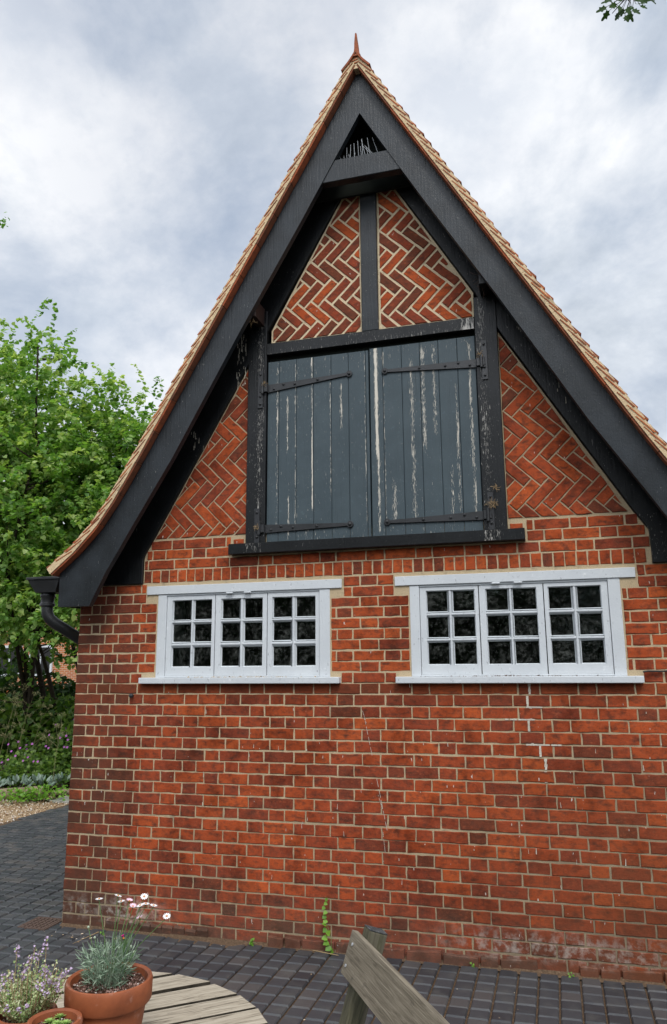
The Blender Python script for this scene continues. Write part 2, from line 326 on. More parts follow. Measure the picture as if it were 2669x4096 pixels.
def woodmat(name, stops, sc, rough=.85, bd_='Y'):
    a = MT(name, rough, .2); v = a.map(sc); g = a.noise(1.4, 6, .62, v, .8); wv = a.n('ShaderNodeTexWave'); wv.bands_direction = bd_; a.l(v, wv.inputs['Vector']); wv.inputs['Scale'].default_value = .7; wv.inputs['Distortion'].default_value = 5; wv.inputs['Detail'].default_value = 3
    c = a.ramp(g, stops); c = a.mix(a.ramp(wv.outputs[1], [(.0, .45), (.25, 0)]), c, (.10, .085, .065)); n = a.noise(14, 5, .7); c = a.mix(a.ramp(n, [(.6, 0), (.72, .6)]), c, (.07, .06, .048))
    a.col(c); a.bump(g, .6, .004); return a.m
M['wood'] = woodmat('weathered_table_wood', [(.32, (.10, .08, .055)), (.48, (.34, .29, .22)), (.75, (.50, .44, .35))], (5, 70, 70))
M['wood2'] = woodmat('weathered_bench_wood', [(.3, (.10, .083, .06)), (.5, (.20, .17, .125)), (.75, (.29, .25, .19))], (4, 55, 55), .85, 'Z')
M['postwood'] = woodmat('mossy_post_wood', [(.3, (.035, .035, .022)), (.5, (.085, .08, .05)), (.75, (.15, .14, .10))], (50, 50, 4), .85, 'X')
M['postcap'] = woodmat('dark_post_end', [(.3, (.02, .022, .024)), (.5, (.045, .048, .052)), (.75, (.16, .16, .16))], (30, 30, 30))
a = MT('shaded_slat_edge', .9, .1); a.col(a.ramp(a.noise(40, 4), [(.3, (.02, .017, .012)), (.7, (.06, .05, .038))])); M['slat_shade'] = a.m  # weathered slat sides, coloured darker to paint in the shade of the gaps
a = MT('bark', .9, .15); n = a.noise(3, 6, .7, a.map((14, 14, 3))); a.col(a.ramp(n, [(.3, (.015, .012, .009)), (.7, (.06, .048, .034))])); a.bump(n, .9, .02); M['bark'] = a.m
a = MT('log_bark', .9, .15); n = a.noise(3, 6, .7, a.map((3, 14, 14))); a.col(a.ramp(n, [(.3, (.12, .085, .055)), (.7, (.36, .28, .20))])); a.bump(n, .9, .02); M['logbark'] = a.m
def leafmat(name, stops, trans=.4, rough=.45, tcol=None):
    a = MT(name, rough, .35); tn = a.attr('tone'); c = a.ramp(tn, stops); a.col(c)
    t = a.n('ShaderNodeBsdfTranslucent'); a.l(a.mix(1.0, c, tcol or (1.5, 1.6, .7), 'MULTIPLY'), t.inputs[0])
    m_ = a.n('ShaderNodeMixShader'); m_.inputs[0].default_value = trans; a.l(a.b.outputs[0], m_.inputs[1]); a.l(t.outputs[0], m_.inputs[2]); a.l(m_.outputs[0], a.t.nodes['Material Output'].inputs[0]); return a.m
M['lime'] = leafmat('lime_leaf', [(0, (.035, .10, .020)), (.45, (.095, .215, .042)), (.8, (.19, .325, .075)), (1, (.38, .47, .17))], .45)
M['shrub'] = leafmat('shrub_leaf', [(0, (.018, .045, .010)), (.5, (.055, .125, .022)), (1, (.17, .27, .045))], .35)
M['oak'] = leafmat('hanging_leaf', [(0, (.012, .032, .007)), (.6, (.03, .075, .010)), (1, (.08, .16, .02))], .25, .75)
M['lamb'] = leafmat('felted_grey_leaf', [(0, (.11, .18, .13)), (1, (.29, .37, .30))], .1, .9, (1, 1, 1))
M['grass'] = leafmat('dry_stalk', [(0, (.10, .11, .04)), (1, (.36, .34, .17))], .2, .8, (1, 1, 1))
M['silver'] = leafmat('grey_green_needle_leaf', [(0, (.07, .14, .08)), (1, (.36, .45, .33))], .15, .7, (1, 1, 1))
M['thyme'] = leafmat('variegated_leaf', [(0, (.11, .20, .05)), (.5, (.33, .42, .16)), (1, (.66, .68, .42))], .25, .6, (1, 1, 1))
M['succ'] = leafmat('succulent_leaf', [(0, (.17, .32, .06)), (.8, (.38, .55, .16)), (1, (.5, .2, .12))], .25, .4, (1, 1, 1))
M['weed'] = leafmat('weed_leaf', [(0, (.09, .22, .02)), (1, (.22, .42, .05))], .35)
def flat(name, c, rough=.7, spec=.3):
    a = MT(name, rough, spec); n = a.noise(30, 3); a.col(a.mix(a.ramp(n, [(.3, .25), (.7, 0)]), c, tuple(q*.6 for q in c))); return a.m
M['petal'] = flat('white_petal', (.82, .80, .80)); M['pinkpetal'] = flat('pink_petal', (.80, .56, .66)); M['magenta'] = flat('magenta_petal', (.55, .03, .22)); M['eye'] = flat('flower_eye', (.55, .22, .04))
M['purple'] = flat('purple_petal', (.42, .13, .45)); M['lilac'] = flat('lilac_petal', (.52, .40, .56)); M['steel'] = flat('steel_spike', (.42, .44, .46), .4, .6); M['rust'] = flat('rusty_iron', (.10, .065, .05), .9)
M['stem'] = flat('green_stem', (.10, .19, .06)); M['bud'] = flat('grey_bud', (.38, .45, .33)); M['straw'] = flat('straw', (.34, .24, .13), .9); M['concrete'] = flat('concrete', (.33, .32, .29), .9)
M['cable'] = flat('black_cable', (.02, .02, .02), .5)
a = MT('gravel_stone', .85, .2); a.col(a.ramp(a.attr('tone'), [(0, (.22, .12, .06)), (.4, (.46, .33, .20)), (.75, (.60, .50, .38)), (1, (.70, .68, .64))])); M['gravel'] = a.m
a = MT('grit_stone', .85, .2); a.col(a.ramp(a.attr('tone'), [(0, (.05, .028, .02)), (.5, (.25, .14, .11)), (.85, (.42, .27, .23)), (1, (.62, .58, .53))])); M['grit'] = a.m

# ------------------------------------------------------------------ the brick outbuilding
X0 = -1.155
B = thing('brick_outbuilding', (X0, 0, 0), 'red brick outbuilding with steep tiled gable roof, black timbers and loft doors', 'building')
LX, RX = -3.455, 1.155
ODD = [-3.455]; EVEN = [-3.455]
def wall_x(px, py):   # photograph pixel -> x on the wall plane, used once to read off the real brick joints
    d = (px-1334.5)/3029.05*rr-(py-2048)/3029.05*uu+fw; t = -CAM.y/d.y; return CAM.x+d.x*t
ODD += [wall_x(p, 2754) for p in (352.4,386.5,441.7,549.4,656.7,712.4,824.8,882.6,999.1,1058.6,1178.7,1256,1319,1444.9,1519.1,1648.6,1716.6,1851.8,1922.8,2069.8,2162.8,2312.5,2388.4,2543.4,2625.7)]
EVEN += [wall_x(240+p/1.939, 2798) for p in (323,428,537,645,750,963,1072,1288,1398)]+[wall_x(1040+p/1.939, 2800) for p in (80,195,355,600,725,977,1108,1373,1507)]+[wall_x(1840+p/1.871, 2800) for p in (222,397,676,818,1105,1252,1548)]
def extend(L, first):
    x = L[-1]; s_ = first
    while x < RX-0.12:
        x += .222 if s_ else .111; s_ = not s_
        L.append(min(x, RX))
    if L[-1] < RX: L.append(RX)
extend(ODD, True); extend(EVEN, False)
OPEN = [(-2.796-.006, -1.476+.006, 1.65, 2.30), (-2.888-.006, -1.388+.008, 2.288, 2.36), (-.917-.006, .413+.006, 1.65, 2.30), (-1.016-.006, .509+.008, 2.288, 2.36),
        (-2.906, -1.40, 1.6501, 1.695), (-1.018, .503, 1.6501, 1.695)]
GAB = [(-3.455, 0), (1.155, 0), (1.155, 2.372), (.612, 2.372), (.612, 2.58), (.545, 2.68), (.53, 2.70), (-2.852, 2.70), (-2.914, 2.593), (-2.926, 2.372), (-3.455, 2.372)]
def xlim(z):
    if z < 2.372: return LX, RX
    if z < 2.56: return -2.924, .610
    t = (z-2.56)/(2.70-2.56); return -2.918+.062*t, .602-.066*t
wallm = MB()
def one_brick(mb, poly, tone, proud=None, mi=0, y_back=.012, jit=.0021, joint_bev=.0032):
    if abs(area(poly)) < .00035: return
    p = rough_poly(poly, .04, jit)
    if len(p) < 3: return
    pr = proud if proud is not None else random.uniform(.002, .0065)
    mb.prism(p, -pr-.0, y_back, mi, tone, bev=joint_bev)
def tone_for(x, z):
    t = random.choices([random.uniform(.60, .92), random.uniform(.40, .6), random.uniform(.26, .44), random.uniform(.9, 1)], [.58, .29, .07, .06])[0]
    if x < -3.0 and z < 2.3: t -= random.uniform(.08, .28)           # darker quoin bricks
    if z < .3: t -= random.uniform(0, .22)
    if z < 1.1: t -= random.uniform(0, .07)
    if 1.45 < z < 1.75 and (-1.45 < x < -1.0): t -= .3
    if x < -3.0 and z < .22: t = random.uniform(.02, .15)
    return max(.0, min(1, t))
def course(z0, z1, xs, jt=.0052, joints_only=False):
    zc = (z0+z1)/2; a, b = xlim(zc); js = [x+random.uniform(-.004, .004) for x in xs]; js[0] = xs[0]; js[-1] = xs[-1]
    wob = random.uniform(-.002, .002)
    for i in range(len(js)-1):
        segs = [(max(js[i], a), min(js[i+1], b))]
        top, bot = z1, z0
        for (ox0, ox1, oz0, oz1) in OPEN:
            ov = min(z1, oz1)-max(z0, oz0)
            if ov <= 0.002: continue
            if ov < .03 and oz1 < z1:       # opening only clips the bottom of this course
                if segs and min(segs[0][1], ox1)-max(segs[0][0], ox0) > .02: bot = max(bot, oz1+.006)
                continue
            ns = []
            for s0, s1 in segs:
                if ox1 <= s0 or ox0 >= s1: ns.append((s0, s1)); continue
                if ox0-s0 > 0: ns.append((s0, ox0))
                if s1-ox1 > 0: ns.append((ox1, s1))
            segs = ns
        for s0, s1 in segs:
            if s1-s0 < .03 or top-bot < .025: continue
            l = s0+(jt if s0 > LX+.01 else random.uniform(-.004, .003)); r_ = s1-jt
            dz = random.uniform(-.0012, .0012)+wob
            one_brick(wallm, [(l, bot+jt-.0005+dz), (r_, bot+jt+dz), (r_, top-jt+dz), (l, top-jt+dz)], tone_for((l+r_)/2, zc))
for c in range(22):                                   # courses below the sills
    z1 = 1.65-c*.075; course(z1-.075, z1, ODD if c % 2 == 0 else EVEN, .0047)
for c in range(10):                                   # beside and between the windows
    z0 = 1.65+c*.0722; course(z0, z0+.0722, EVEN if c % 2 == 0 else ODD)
sx = [-2.926+i*.0702 for i in range(51)]
for i in range(50):                                   # soldier course
    if sx[i+1] > .615: break
    one_brick(wallm, [(sx[i]+.005, 2.379), (sx[i+1]-.004, 2.379), (sx[i+1]-.004, 2.468), (sx[i]+.005, 2.468)], random.choice([.95, .9, .85, .8, .7, .55, .3]))
def shifted(L, d): return [L[0]]+[x+d for x in L[1:-1]]+[L[-1]]
OPEN.append((-2.222, -.134, 2.5485, 2.70))
course(2.472, 2.547, shifted(ODD, .05)); course(2.547, 2.622, shifted(EVEN, .03)); course(2.622, 2.697, shifted(ODD, .02))
one_brick(wallm, [(-2.205, 2.632), (-2.125, 2.632), (-2.125, 2.672), (-2.205, 2.672)], .8); one_brick(wallm, [(-.235, 2.632), (-.155, 2.632), (-.155, 2.672), (-.235, 2.672)], .8)
# mortar: subdivided sheets with their own thickness, a wear value per point
def mortar_sheet(x0, x1, z0, z1, mi=1, yb=.25, step=.06):
    nx = max(1, int((x1-x0)/step)); nz = max(1, int((z1-z0)/step)); vs = []; wr = []
    for j in range(nz+1):
        for i in range(nx+1):
            x = x0+(x1-x0)*i/nx; z = z0+(z1-z0)*j/nz; y = random.uniform(-.0012, .0012) if 0 < i < nx and 0 < j < nz else 0
            vs.append((x, y, z)); wr.append(max(0, min(1, (1.2-z)*.55+random.uniform(-.2, .2)+(.45*min(1, max(0, (x+.9)/1.3)) if z < 1.5 else 0))))
    fs = [(j*(nx+1)+i, j*(nx+1)+i+1, (j+1)*(nx+1)+i+1, (j+1)*(nx+1)+i) for j in range(nz) for i in range(nx)]
    wallm.add(vs, fs, mi, .5, wr)
    wallm.add([(x0, .001, z0), (x1, .001, z0), (x1, yb, z0), (x0, yb, z0), (x0, .001, z1), (x1, .001, z1), (x1, yb, z1), (x0, yb, z1)], [(0, 3, 2, 1), (4, 5, 6, 7), (1, 2, 6, 5), (2, 3, 7, 6), (3, 0, 4, 7)], mi, .5, .3)
mortar_sheet(LX, RX, -.1, 1.66)
mortar_sheet(LX, -2.790, 1.66, 2.29); mortar_sheet(-1.482, -.911, 1.66, 2.29); mortar_sheet(.408, RX, 1.66, 2.29)
mortar_sheet(LX, -2.886, 2.29, 2.372); mortar_sheet(-1.392, -1.010, 2.29, 2.372); mortar_sheet(.505, RX, 2.29, 2.372)
mortar_sheet(-2.886, -1.392, 2.352, 2.372); mortar_sheet(-1.010, .505, 2.352, 2.372)
mortar_sheet(-2.926, .612, 2.372, 2.56)
wallm.prism([(-2.926, 2.56), (.612, 2.56), (.605, 2.59), (.53, 2.70), (-2.852, 2.70), (-2.918, 2.59)], 0, .25, 1, .5, 0, .1)
# white repointed joints running down the wall right of centre
for k in range(8):
    z1 = 1.65-k*.075; xx = (-.172 if k % 2 == 0 else -.188)+(.012*k if k > 4 else 0)
    for q in range(4):
        za = z1-.0165*q-.006; w_ = .0075+random.uniform(-.002, .002); wallm.prism([(xx-w_, za-.0165), (xx+w_-.001, za-.0165), (xx+w_, za), (xx-w_+.001, za)], -.0058, .004, 2, .5, 0, random.uniform(0, .6))
for k, xa, xb in ((3, -.33, -.17), (5, -.21, -.02), (2, -.20, -.10)):
    x = xa
    while x < xb: wallm.prism([(x, 1.65-k*.075-.005), (x+.02, 1.65-k*.075-.004), (x+.02, 1.65-k*.075+.004), (x, 1.65-k*.075+.005)], -.0056, .004, 2, .5, 0, random.uniform(0, .7)); x += .02+random.choice([0, 0, .01])
# rough footing stones showing at the left base of the wall, brick plinth on the right
for i in range(9):
    x = -3.05+i*.085; wallm.add(*(lambda c, s_: ([(c[0]+s_[0]*a_, c[1]+s_[1]*b_, c[2]+s_[2]*d_) for a_, b_, d_ in [(-1,-.6,-1),(1,-.7,-1),(1,1,-1),(-1,1,-1),(-.8,-1,.3),(.85,-.9,.2),(.8,.9,1),(-.8,.9,1)]], [(0,3,2,1),(4,5,6,7),(0,1,5,4),(1,2,6,5),(2,3,7,6),(3,0,4,7)]))((x, -.004, .035+random.uniform(-.01, .012)), (.045, .02, .035)), 0, .0, 1.0)
x = -1.9
while x < RX:
    L = random.choice([.215, .105]); 
    if random.random() < .93: one_brick(wallm, [(x, -.02), (x+L, -.02), (x+L-.003, .052+random.uniform(-.008, .01)), (x+.003, .052+random.uniform(-.008, .01))], random.uniform(.0, .3), proud=.028+random.uniform(-.006, .008))
    x += L+.010
for _ in range(46):
    x = random.uniform(-2.6, 1.0); z = random.uniform(.35, 1.5); h_ = random.uniform(.008, .04); w_ = random.uniform(.0012, .0028); t = random.uniform(-.1, .1)
    wallm.add([(x-w_, -.0078, z), (x+w_, -.0078, z), (x+w_*.5+t*h_, -.0078, z+h_), (x-w_*.5+t*h_, -.0078, z+h_)], [(0, 1, 2, 3)], 2, .5, 0)
for P0, P1 in (((-1.255, 1.50), (-1.10, .72)), ((-1.262, 1.50), (-1.225, 1.38)), ((-1.16, .95), (-1.13, .86)), ((-1.13, .72), (-1.118, .60))):
    for k in range(12):
        if random.random() < .2: continue
        a_ = k/12; b_ = (k+.8)/12; xa = P0[0]+(P1[0]-P0[0])*a_; xb = P0[0]+(P1[0]-P0[0])*b_; za = P0[1]+(P1[1]-P0[1])*a_; zb = P0[1]+(P1[1]-P0[1])*b_
        wallm.add([(xb-.0012, -.0078, zb), (xb+.0012, -.0078, zb), (xa+.0012, -.0078, za), (xa-.0012, -.0078, za)], [(0, 1, 2, 3)], 2, .5, 0)
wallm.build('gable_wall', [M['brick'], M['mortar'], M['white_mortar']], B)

# side, back walls (same bricks, seen from the side)
def plain_wall(name, p0, p1, h, inner):
    mb = MB(); d = Vector((p1[0]-p0[0], p1[1]-p0[1], 0)); Lh = d.length; d.normalize(); nrm = Vector((d.y, -d.x, 0))
    def P(u_, o_, z_): q = Vector((p0[0], p0[1], 0))+d*u_+nrm*o_; return (q.x, q.y, z_)
    mb.hexa([P(0, 0, -.1), P(Lh, 0, -.1), P(Lh, -inner, -.1), P(0, -inner, -.1), P(0, 0, h), P(Lh, 0, h), P(Lh, -inner, h), P(0, -inner, h)], 1, .5, .4)
    c = 0; z = 0.0
    while z < h-.05:
        u_ = -.05 if c % 2 else -.16; s_ = c % 2 == 0
        while u_ < Lh:
            l_ = .222 if s_ else .111; a_ = max(.0, u_)+.005; b_ = min(Lh, u_+l_)-.005
            if b_-a_ > .03:
                k = random.uniform(.003, .006)
                mb.hexa([P(a_, k, z+.005), P(b_, k, z+.005), P(b_, -.01, z+.005), P(a_, -.01, z+.005), P(a_, k, z+.07), P(b_, k, z+.07), P(b_, -.01, z+.07), P(a_, -.01, z+.07)], 0, random.uniform(.25, .85))
            u_ += l_; s_ = not s_
        z += .075; c += 1
    mb.build(name, [M['brick'], M['mortar']], B)
plain_wall('side_wall', (LX, 6.0), (LX, .252), 2.372, .22)
plain_wall('side_wall', (RX, .252), (RX, 6.0), 2.372, .22)
plain_wall('back_wall', (RX-.222, 6.0), (LX+.222, 6.0), 2.372, .22)
mb = MB(); mb.box((LX+.21, .5, .02), (RX-.21, 5.7, .03)); mb.box((LX+.225, .26, 2.40), (RX-.225, 5.7, 2.42))
mb.box((LX+.222, .26, .03), (LX+.232, 5.7, 2.4)); mb.box((RX-.232, .26, .03), (RX-.222, 5.7, 2.4)); mb.box((LX+.232, 5.72, .03), (RX-.232, 5.74, 2.4)); mb.build('interior_lining', M['inside'], B)
mb = MB(); mb.prism([(LX, 2.372), (RX, 2.372), (X0, 6.1)], 5.95, 6.1); mb.build('back_gable', M['wallblack'], B)

# herringbone panels
def herring(name, panel, origin, mirror, Wd, joint, mats, wear, tones, proud=(.003, .008)):
    mb = MB(); n = 3; L = n*Wd; c45 = math.cos(R(45))
    for m_ in range(-70, 71):
        for k in range(-16, 17):
            for kind in (0, 1):
                bx, by = m_+2*n*k, m_
                rct = [(bx, by), (bx+n, by), (bx+n, by+1), (bx, by+1)] if kind == 0 else [(bx+n, by+1-n), (bx+n+1, by+1-n), (bx+n+1, by+1), (bx+n, by+1)]
                (ax, ay), (cx, cy) = rct[0], rct[2]; j = joint/2
                rct = [(ax*Wd+j, ay*Wd+j), (cx*Wd-j, ay*Wd+j), (cx*Wd-j, cy*Wd-j), (ax*Wd+j, cy*Wd-j)]
                ps = []
                for x, y in rct:
                    y -= Wd                                     # top-left corner of brick 0 at the origin
                    a_ = x*c45+y*c45; b_ = -x*c45+y*c45
                    if mirror: a_ = -a_
                    ps.append((origin[0]+a_, origin[1]+b_))
                if mirror: ps.reverse()
                q = clip(ps, panel, joint*.9)
                if len(q) >= 3 and abs(area(q)) > .0006: one_brick(mb, q, tones(), proud=random.uniform(*proud), jit=.0018, joint_bev=.003)
    mb.prism(panel, 0, .06, 1, .5, 0, wear); mb.build(name, mats, B)
t1 = lambda: random.choices([random.uniform(.62, .92), random.uniform(.4, .6), random.uniform(.2, .38)], [.62, .27, .11])[0]
t2 = lambda: random.choices([random.uniform(.7, .95), random.uniform(.32, .5), random.uniform(.16, .32)], [.22, .42, .36])[0]
PR = [(-.252, 2.70), (.53, 2.70), (-.235, 4.01), (-.252, 4.04)]
PL = [(-2.852, 2.70), (-2.098, 2.70), (-2.090, 4.02)]
herring('herringbone_panel', PR, (-.24, 3.455), False, .0765, .0095, [M['brick'], M['mortar']], .35, t1)
herring('herringbone_panel', PL, (-2.10, 3.46), True, .0765, .0095, [M['brick'], M['mortar']], .35, t1)
UR = [(-1.088, 4.155), (-.402, 4.155), (-.403, 4.353), (-1.003, 5.383), (-1.088, 5.53)]
UL = [(-1.925, 4.155), (-1.212, 4.155), (-1.212, 5.53), (-1.29, 5.405), (-1.924, 4.265)]
herring('herringbone_panel', UR, (-1.073, 4.633), False, .077, .017, [M['brick_dark'], M['mortar_pale']], .0, t2)
herring('herringbone_panel', UL, (-1.229, 4.63), True, .077, .017, [M['brick_dark'], M['mortar_pale']], .0, t2)

# timber frame on the wall plane
def plank(name, poly, y0, y1, mat, wear=0.0, bev=.004, tone=.5, drops=()):
    mb = MB(); xs = [q[0] for q in poly]; zs = [q[1] for q in poly]
    mb.prism(poly, y0, y1, 0, tone, bev, wear)
    for (dx0, dx1, dz0, dz1, n_, sl_) in drops:
        for _ in range(n_):
            z = random.uniform(dz0, dz1); x = random.uniform(dx0, dx1)+sl_*(dz1-z); h_ = random.uniform(.006, .05); w_ = random.uniform(.001, .0028)
            mb.add([(x-w_, y0-.001, z), (x+w_, y0-.001, z), (x+w_*.6, y0-.001, z+h_), (x-w_*.6, y0-.001, z+h_)], [(0, 1, 2, 3)], 1, .5, .4)
    return mb.build(name, [mat, M['white_mortar']], B)
def strip_board(mb, x0, x1, z0, z1, y0, y1, wearf, mi=0, dx=.012, dz=.06):
    """board with a fine front grid so that paint wear can vary across it"""
    nx = max(2, int((x1-x0)/dx)); nz = max(2, int((z1-z0)/dz)); g = .003
    xs = [x0+g+(x1-x0-2*g)*i/nx for i in range(nx+1)]; zs = [z0+g+(z1-z0-2*g)*j/nz for j in range(nz+1)]
    vs = [(x, y0, z) for z in zs for x in xs]; wr = [wearf(x, z) for z in zs for x in xs]
    fs = [(j*(nx+1)+i, j*(nx+1)+i+1, (j+1)*(nx+1)+i+1, (j+1)*(nx+1)+i) for j in range(nz) for i in range(nx)]
    mb.add(vs, fs, mi, .5, wr)
    o = [(x0, y0+g, z0), (x1, y0+g, z0), (x1, y0+g, z1), (x0, y0+g, z1)]; i_ = [(x0+g, y0, z0+g), (x1-g, y0, z0+g), (x1-g, y0, z1-g), (x0+g, y0, z1-g)]; b_ = [(x0, y1, z0), (x1, y1, z0), (x1, y1, z1), (x0, y1, z1)]
    mb.add(i_+o+b_, [(0, 4, 5, 1), (1, 5, 6, 2), (2, 6, 7, 3), (3, 7, 4, 0), (4, 8, 9, 5), (5, 9, 10, 6), (6, 10, 11, 7), (7, 11, 8, 4), (11, 10, 9, 8)], mi, .5, .25)
def post_wear(xc, s_):
    return lambda x, z: .325+.085*math.exp(-((x-xc)/.03)**2)*(1.1 if z > 3.3 else .9)
mb = MB(); strip_board(mb, -2.100, -1.952, 2.628, 4.42, -.03, .05, post_wear(-2.0, 1)); mb.build('door_post', M['wallblack'], B)
mb = MB(); strip_board(mb, -.402, -.250, 2.628, 4.30, -.03, .05, post_wear(-.36, 1)); mb.build('door_post', M['wallblack'], B)
mb = MB(); strip_board(mb, -1.952, -.402, 4.062, 4.152, -.034, .05, lambda x, z: .33+(.06 if z < 4.08 else 0)+(.12 if x > -.5 else 0)); mb.build('door_head', M['wallblack'], B)
mb = MB(); strip_board(mb, -2.214, -.142, 2.553, 2.628, -.075, .05, lambda x, z: .30+(.1 if -2.1 < x < -1.95 or -.4 < x < -.3 else 0)); mb.build('gable_sill_beam', M['wallblack'], B)
plank('king_post', [(-1.212, 4.154), (-1.088, 4.154), (-1.088, 5.72), (-1.212, 5.72)], -.028, .05, M['black'], .3)
# sloping wall rafters (inner edge from the brick panels outwards)
lw = lambda z: .3
plank('wall_rafter', [(-3.28, 2.374), (-2.928, 2.374), (-2.928, 2.56), (-2.916, 2.593), (-2.855, 2.70), (-2.094, 4.02), (-1.924, 4.30), (-1.285, 5.42), (-1.150, 5.66), (-1.150, 6.08), (-2.70, 3.42), (-3.18, 2.60)], -.022, .05, M['wallblack'], .31, drops=((-2.20, -2.12, 3.8, 4.35, 60, -.0), (-2.6, -2.4, 3.3, 3.5, 10, 0)))
plank('wall_rafter', [(.614, 2.374), (.97, 2.374), (.87, 2.60), (.39, 3.42), (-1.150, 6.08), (-1.150, 5.66), (-1.003, 5.395), (-.403, 4.365), (-.235, 4.03), (.535, 2.70), (.608, 2.585)], -.022, .05, M['wallblack'], .33, drops=((-.20, -.10, 4.0, 4.32, 60, .25), (.1, .3, 3.45, 3.6, 8, .2)))

# loft doors: planks with V joints, peeling paint
def door(x0, x1, joints, streaks, zb, zt):
    mb = MB(); js = [x0]+joints+[x1]
    def wf(x, z):
        v = .30
        for j in js: v = max(v, .46*math.exp(-((x-j)/.006)**2)+.0)
        v = max(v, .30+.03*math.sin(x*91))
        for (sx_, wd, z0, z1, k) in streaks:
            if z0 < z < z1: v = max(v, .3+(k-.3)*math.exp(-((x-sx_)/(wd*.65))**2))
        if z < zb+.12 or z > zt-.12: v += .03
        return v
    for a_, b_ in zip(js[:-1], js[1:]): strip_board(mb, a_+.001, b_-.001, zb, zt, -.008, .03, wf, dx=.006)
    return mb.build('loft_door', M['door'], B)
DL = door(-1.948, -1.172, [-1.858, -1.723, -1.591, -1.455, -1.323, -1.195], [(-1.60, .009, 2.85, 3.45, .58), (-1.60, .012, 3.5, 4.05, .50), (-1.725, .012, 2.7, 4.0, .50), (-1.79, .012, 3.3, 3.7, .5), (-1.78, .012, 2.66, 3.0, .5), (-1.46, .01, 2.9, 3.9, .47), (-1.38, .02, 3.4, 3.8, .46), (-1.20, .01, 2.7, 4.0, .48), (-1.87, .02, 2.7, 4, .43)], 2.632, 4.012)
DR = door(-1.164, -.406, [-1.069, -.930, -.798, -.666, -.533], [(-1.118, .020, 3.2, 4.02, .62), (-1.11, .016, 2.65, 3.2, .52), (-1.065, .012, 2.7, 4, .48), (-.86, .03, 2.7, 3.9, .45), (-.78, .03, 3.2, 4.0, .47), (-.70, .025, 3.3, 4.0, .455), (-.55, .02, 2.8, 3.7, .45), (-.60, .02, 2.7, 3.1, .45), (-.45, .02, 2.7, 4, .47), (-1.0, .03, 2.7, 3.0, .46)], 2.632, 4.022)
mb = MB(); mb.box((-1.95, .032, 2.705), (-.40, .05, 4.07)); mb.box((-1.1715, -.004, 2.632), (-1.1645, .0, 2.705)); mb.build('loft_lining', M['inside'], B)
def hinge(parent, hx, tx, zh, zt_, plate_x, pz0, pz1):
    d_ = 1 if tx > hx else -1; mb = MB()
    n = 10; up = []; lo = []
    for i in range(n+1):
        t = i/n; x = hx+(tx-hx)*t; zc = zh+(zt_-zh)*t; hw = .031*(1-t)+.011*t; up.append((x, zc+hw)); lo.append((x, zc-hw))
    poly = lo+up[::-1] if d_ > 0 else up+lo[::-1]
    mb.prism(poly, -.020, -.011, 0, .5, .0015)
    mb.prism([(tx+.024*math.cos(k*.5236), zt_+.024*math.sin(k*.5236)) for k in range(12)], -.022, -.011, 0, .5, .002)
    pw = .020
    mb.prism([(plate_x-pw, pz0), (plate_x+pw, pz0), (plate_x+pw, pz1), (plate_x-pw, pz1)], -.040, -.031, 0, .5, .0015)
    mb.prism([(min(plate_x, hx)-.005, zh-.03), (max(plate_x, hx)+.005, zh-.03), (max(plate_x, hx)+.005, zh+.03), (min(plate_x, hx)-.005, zh+.03)], -.046, -.012, 0, .5, .003)
    mb.tube([(plate_x+d_*.02, -.05, zh-.045), (plate_x+d_*.02, -.05, zh+.045)], .011, 10)
    m2 = mb
    for t in (.08, .2, .34, .62): 
        x = hx+(tx-hx)*t; m2.lathe([(.009, 0), (.009, .006), (.005, .009), (0, .0095)], (x, -.020, zh+(zt_-zh)*t+(.012 if t == .2 else -.010 if t == .08 else 0)), 10, axis='y')
    m2.lathe([(.011, 0), (.011, .007), (.006, .011), (0, .012)], (tx, -.022, zt_), 10, axis='y')
    for z in (pz0+.03, pz0+.09, pz1-.03): m2.lathe([(.009, 0), (.009, .007), (.005, .010), (0, .011)], (plate_x, -.040, z), 10, axis='y')
    return mb.build('strap_hinge', M['iron'], parent)
hinge(DL, -1.945, -1.315, 3.797, 3.843, -1.996, 3.645, 3.938)
hinge(DL, -1.960, -1.321, 2.733, 2.731, -2.010, 2.583, 2.883)
hinge(DR, -.395, -1.050, 3.812, 3.833, -.345, 3.680, 3.967)
hinge(DR, -.395, -1.056, 2.736, 2.731, -.350, 2.588, 2.886)

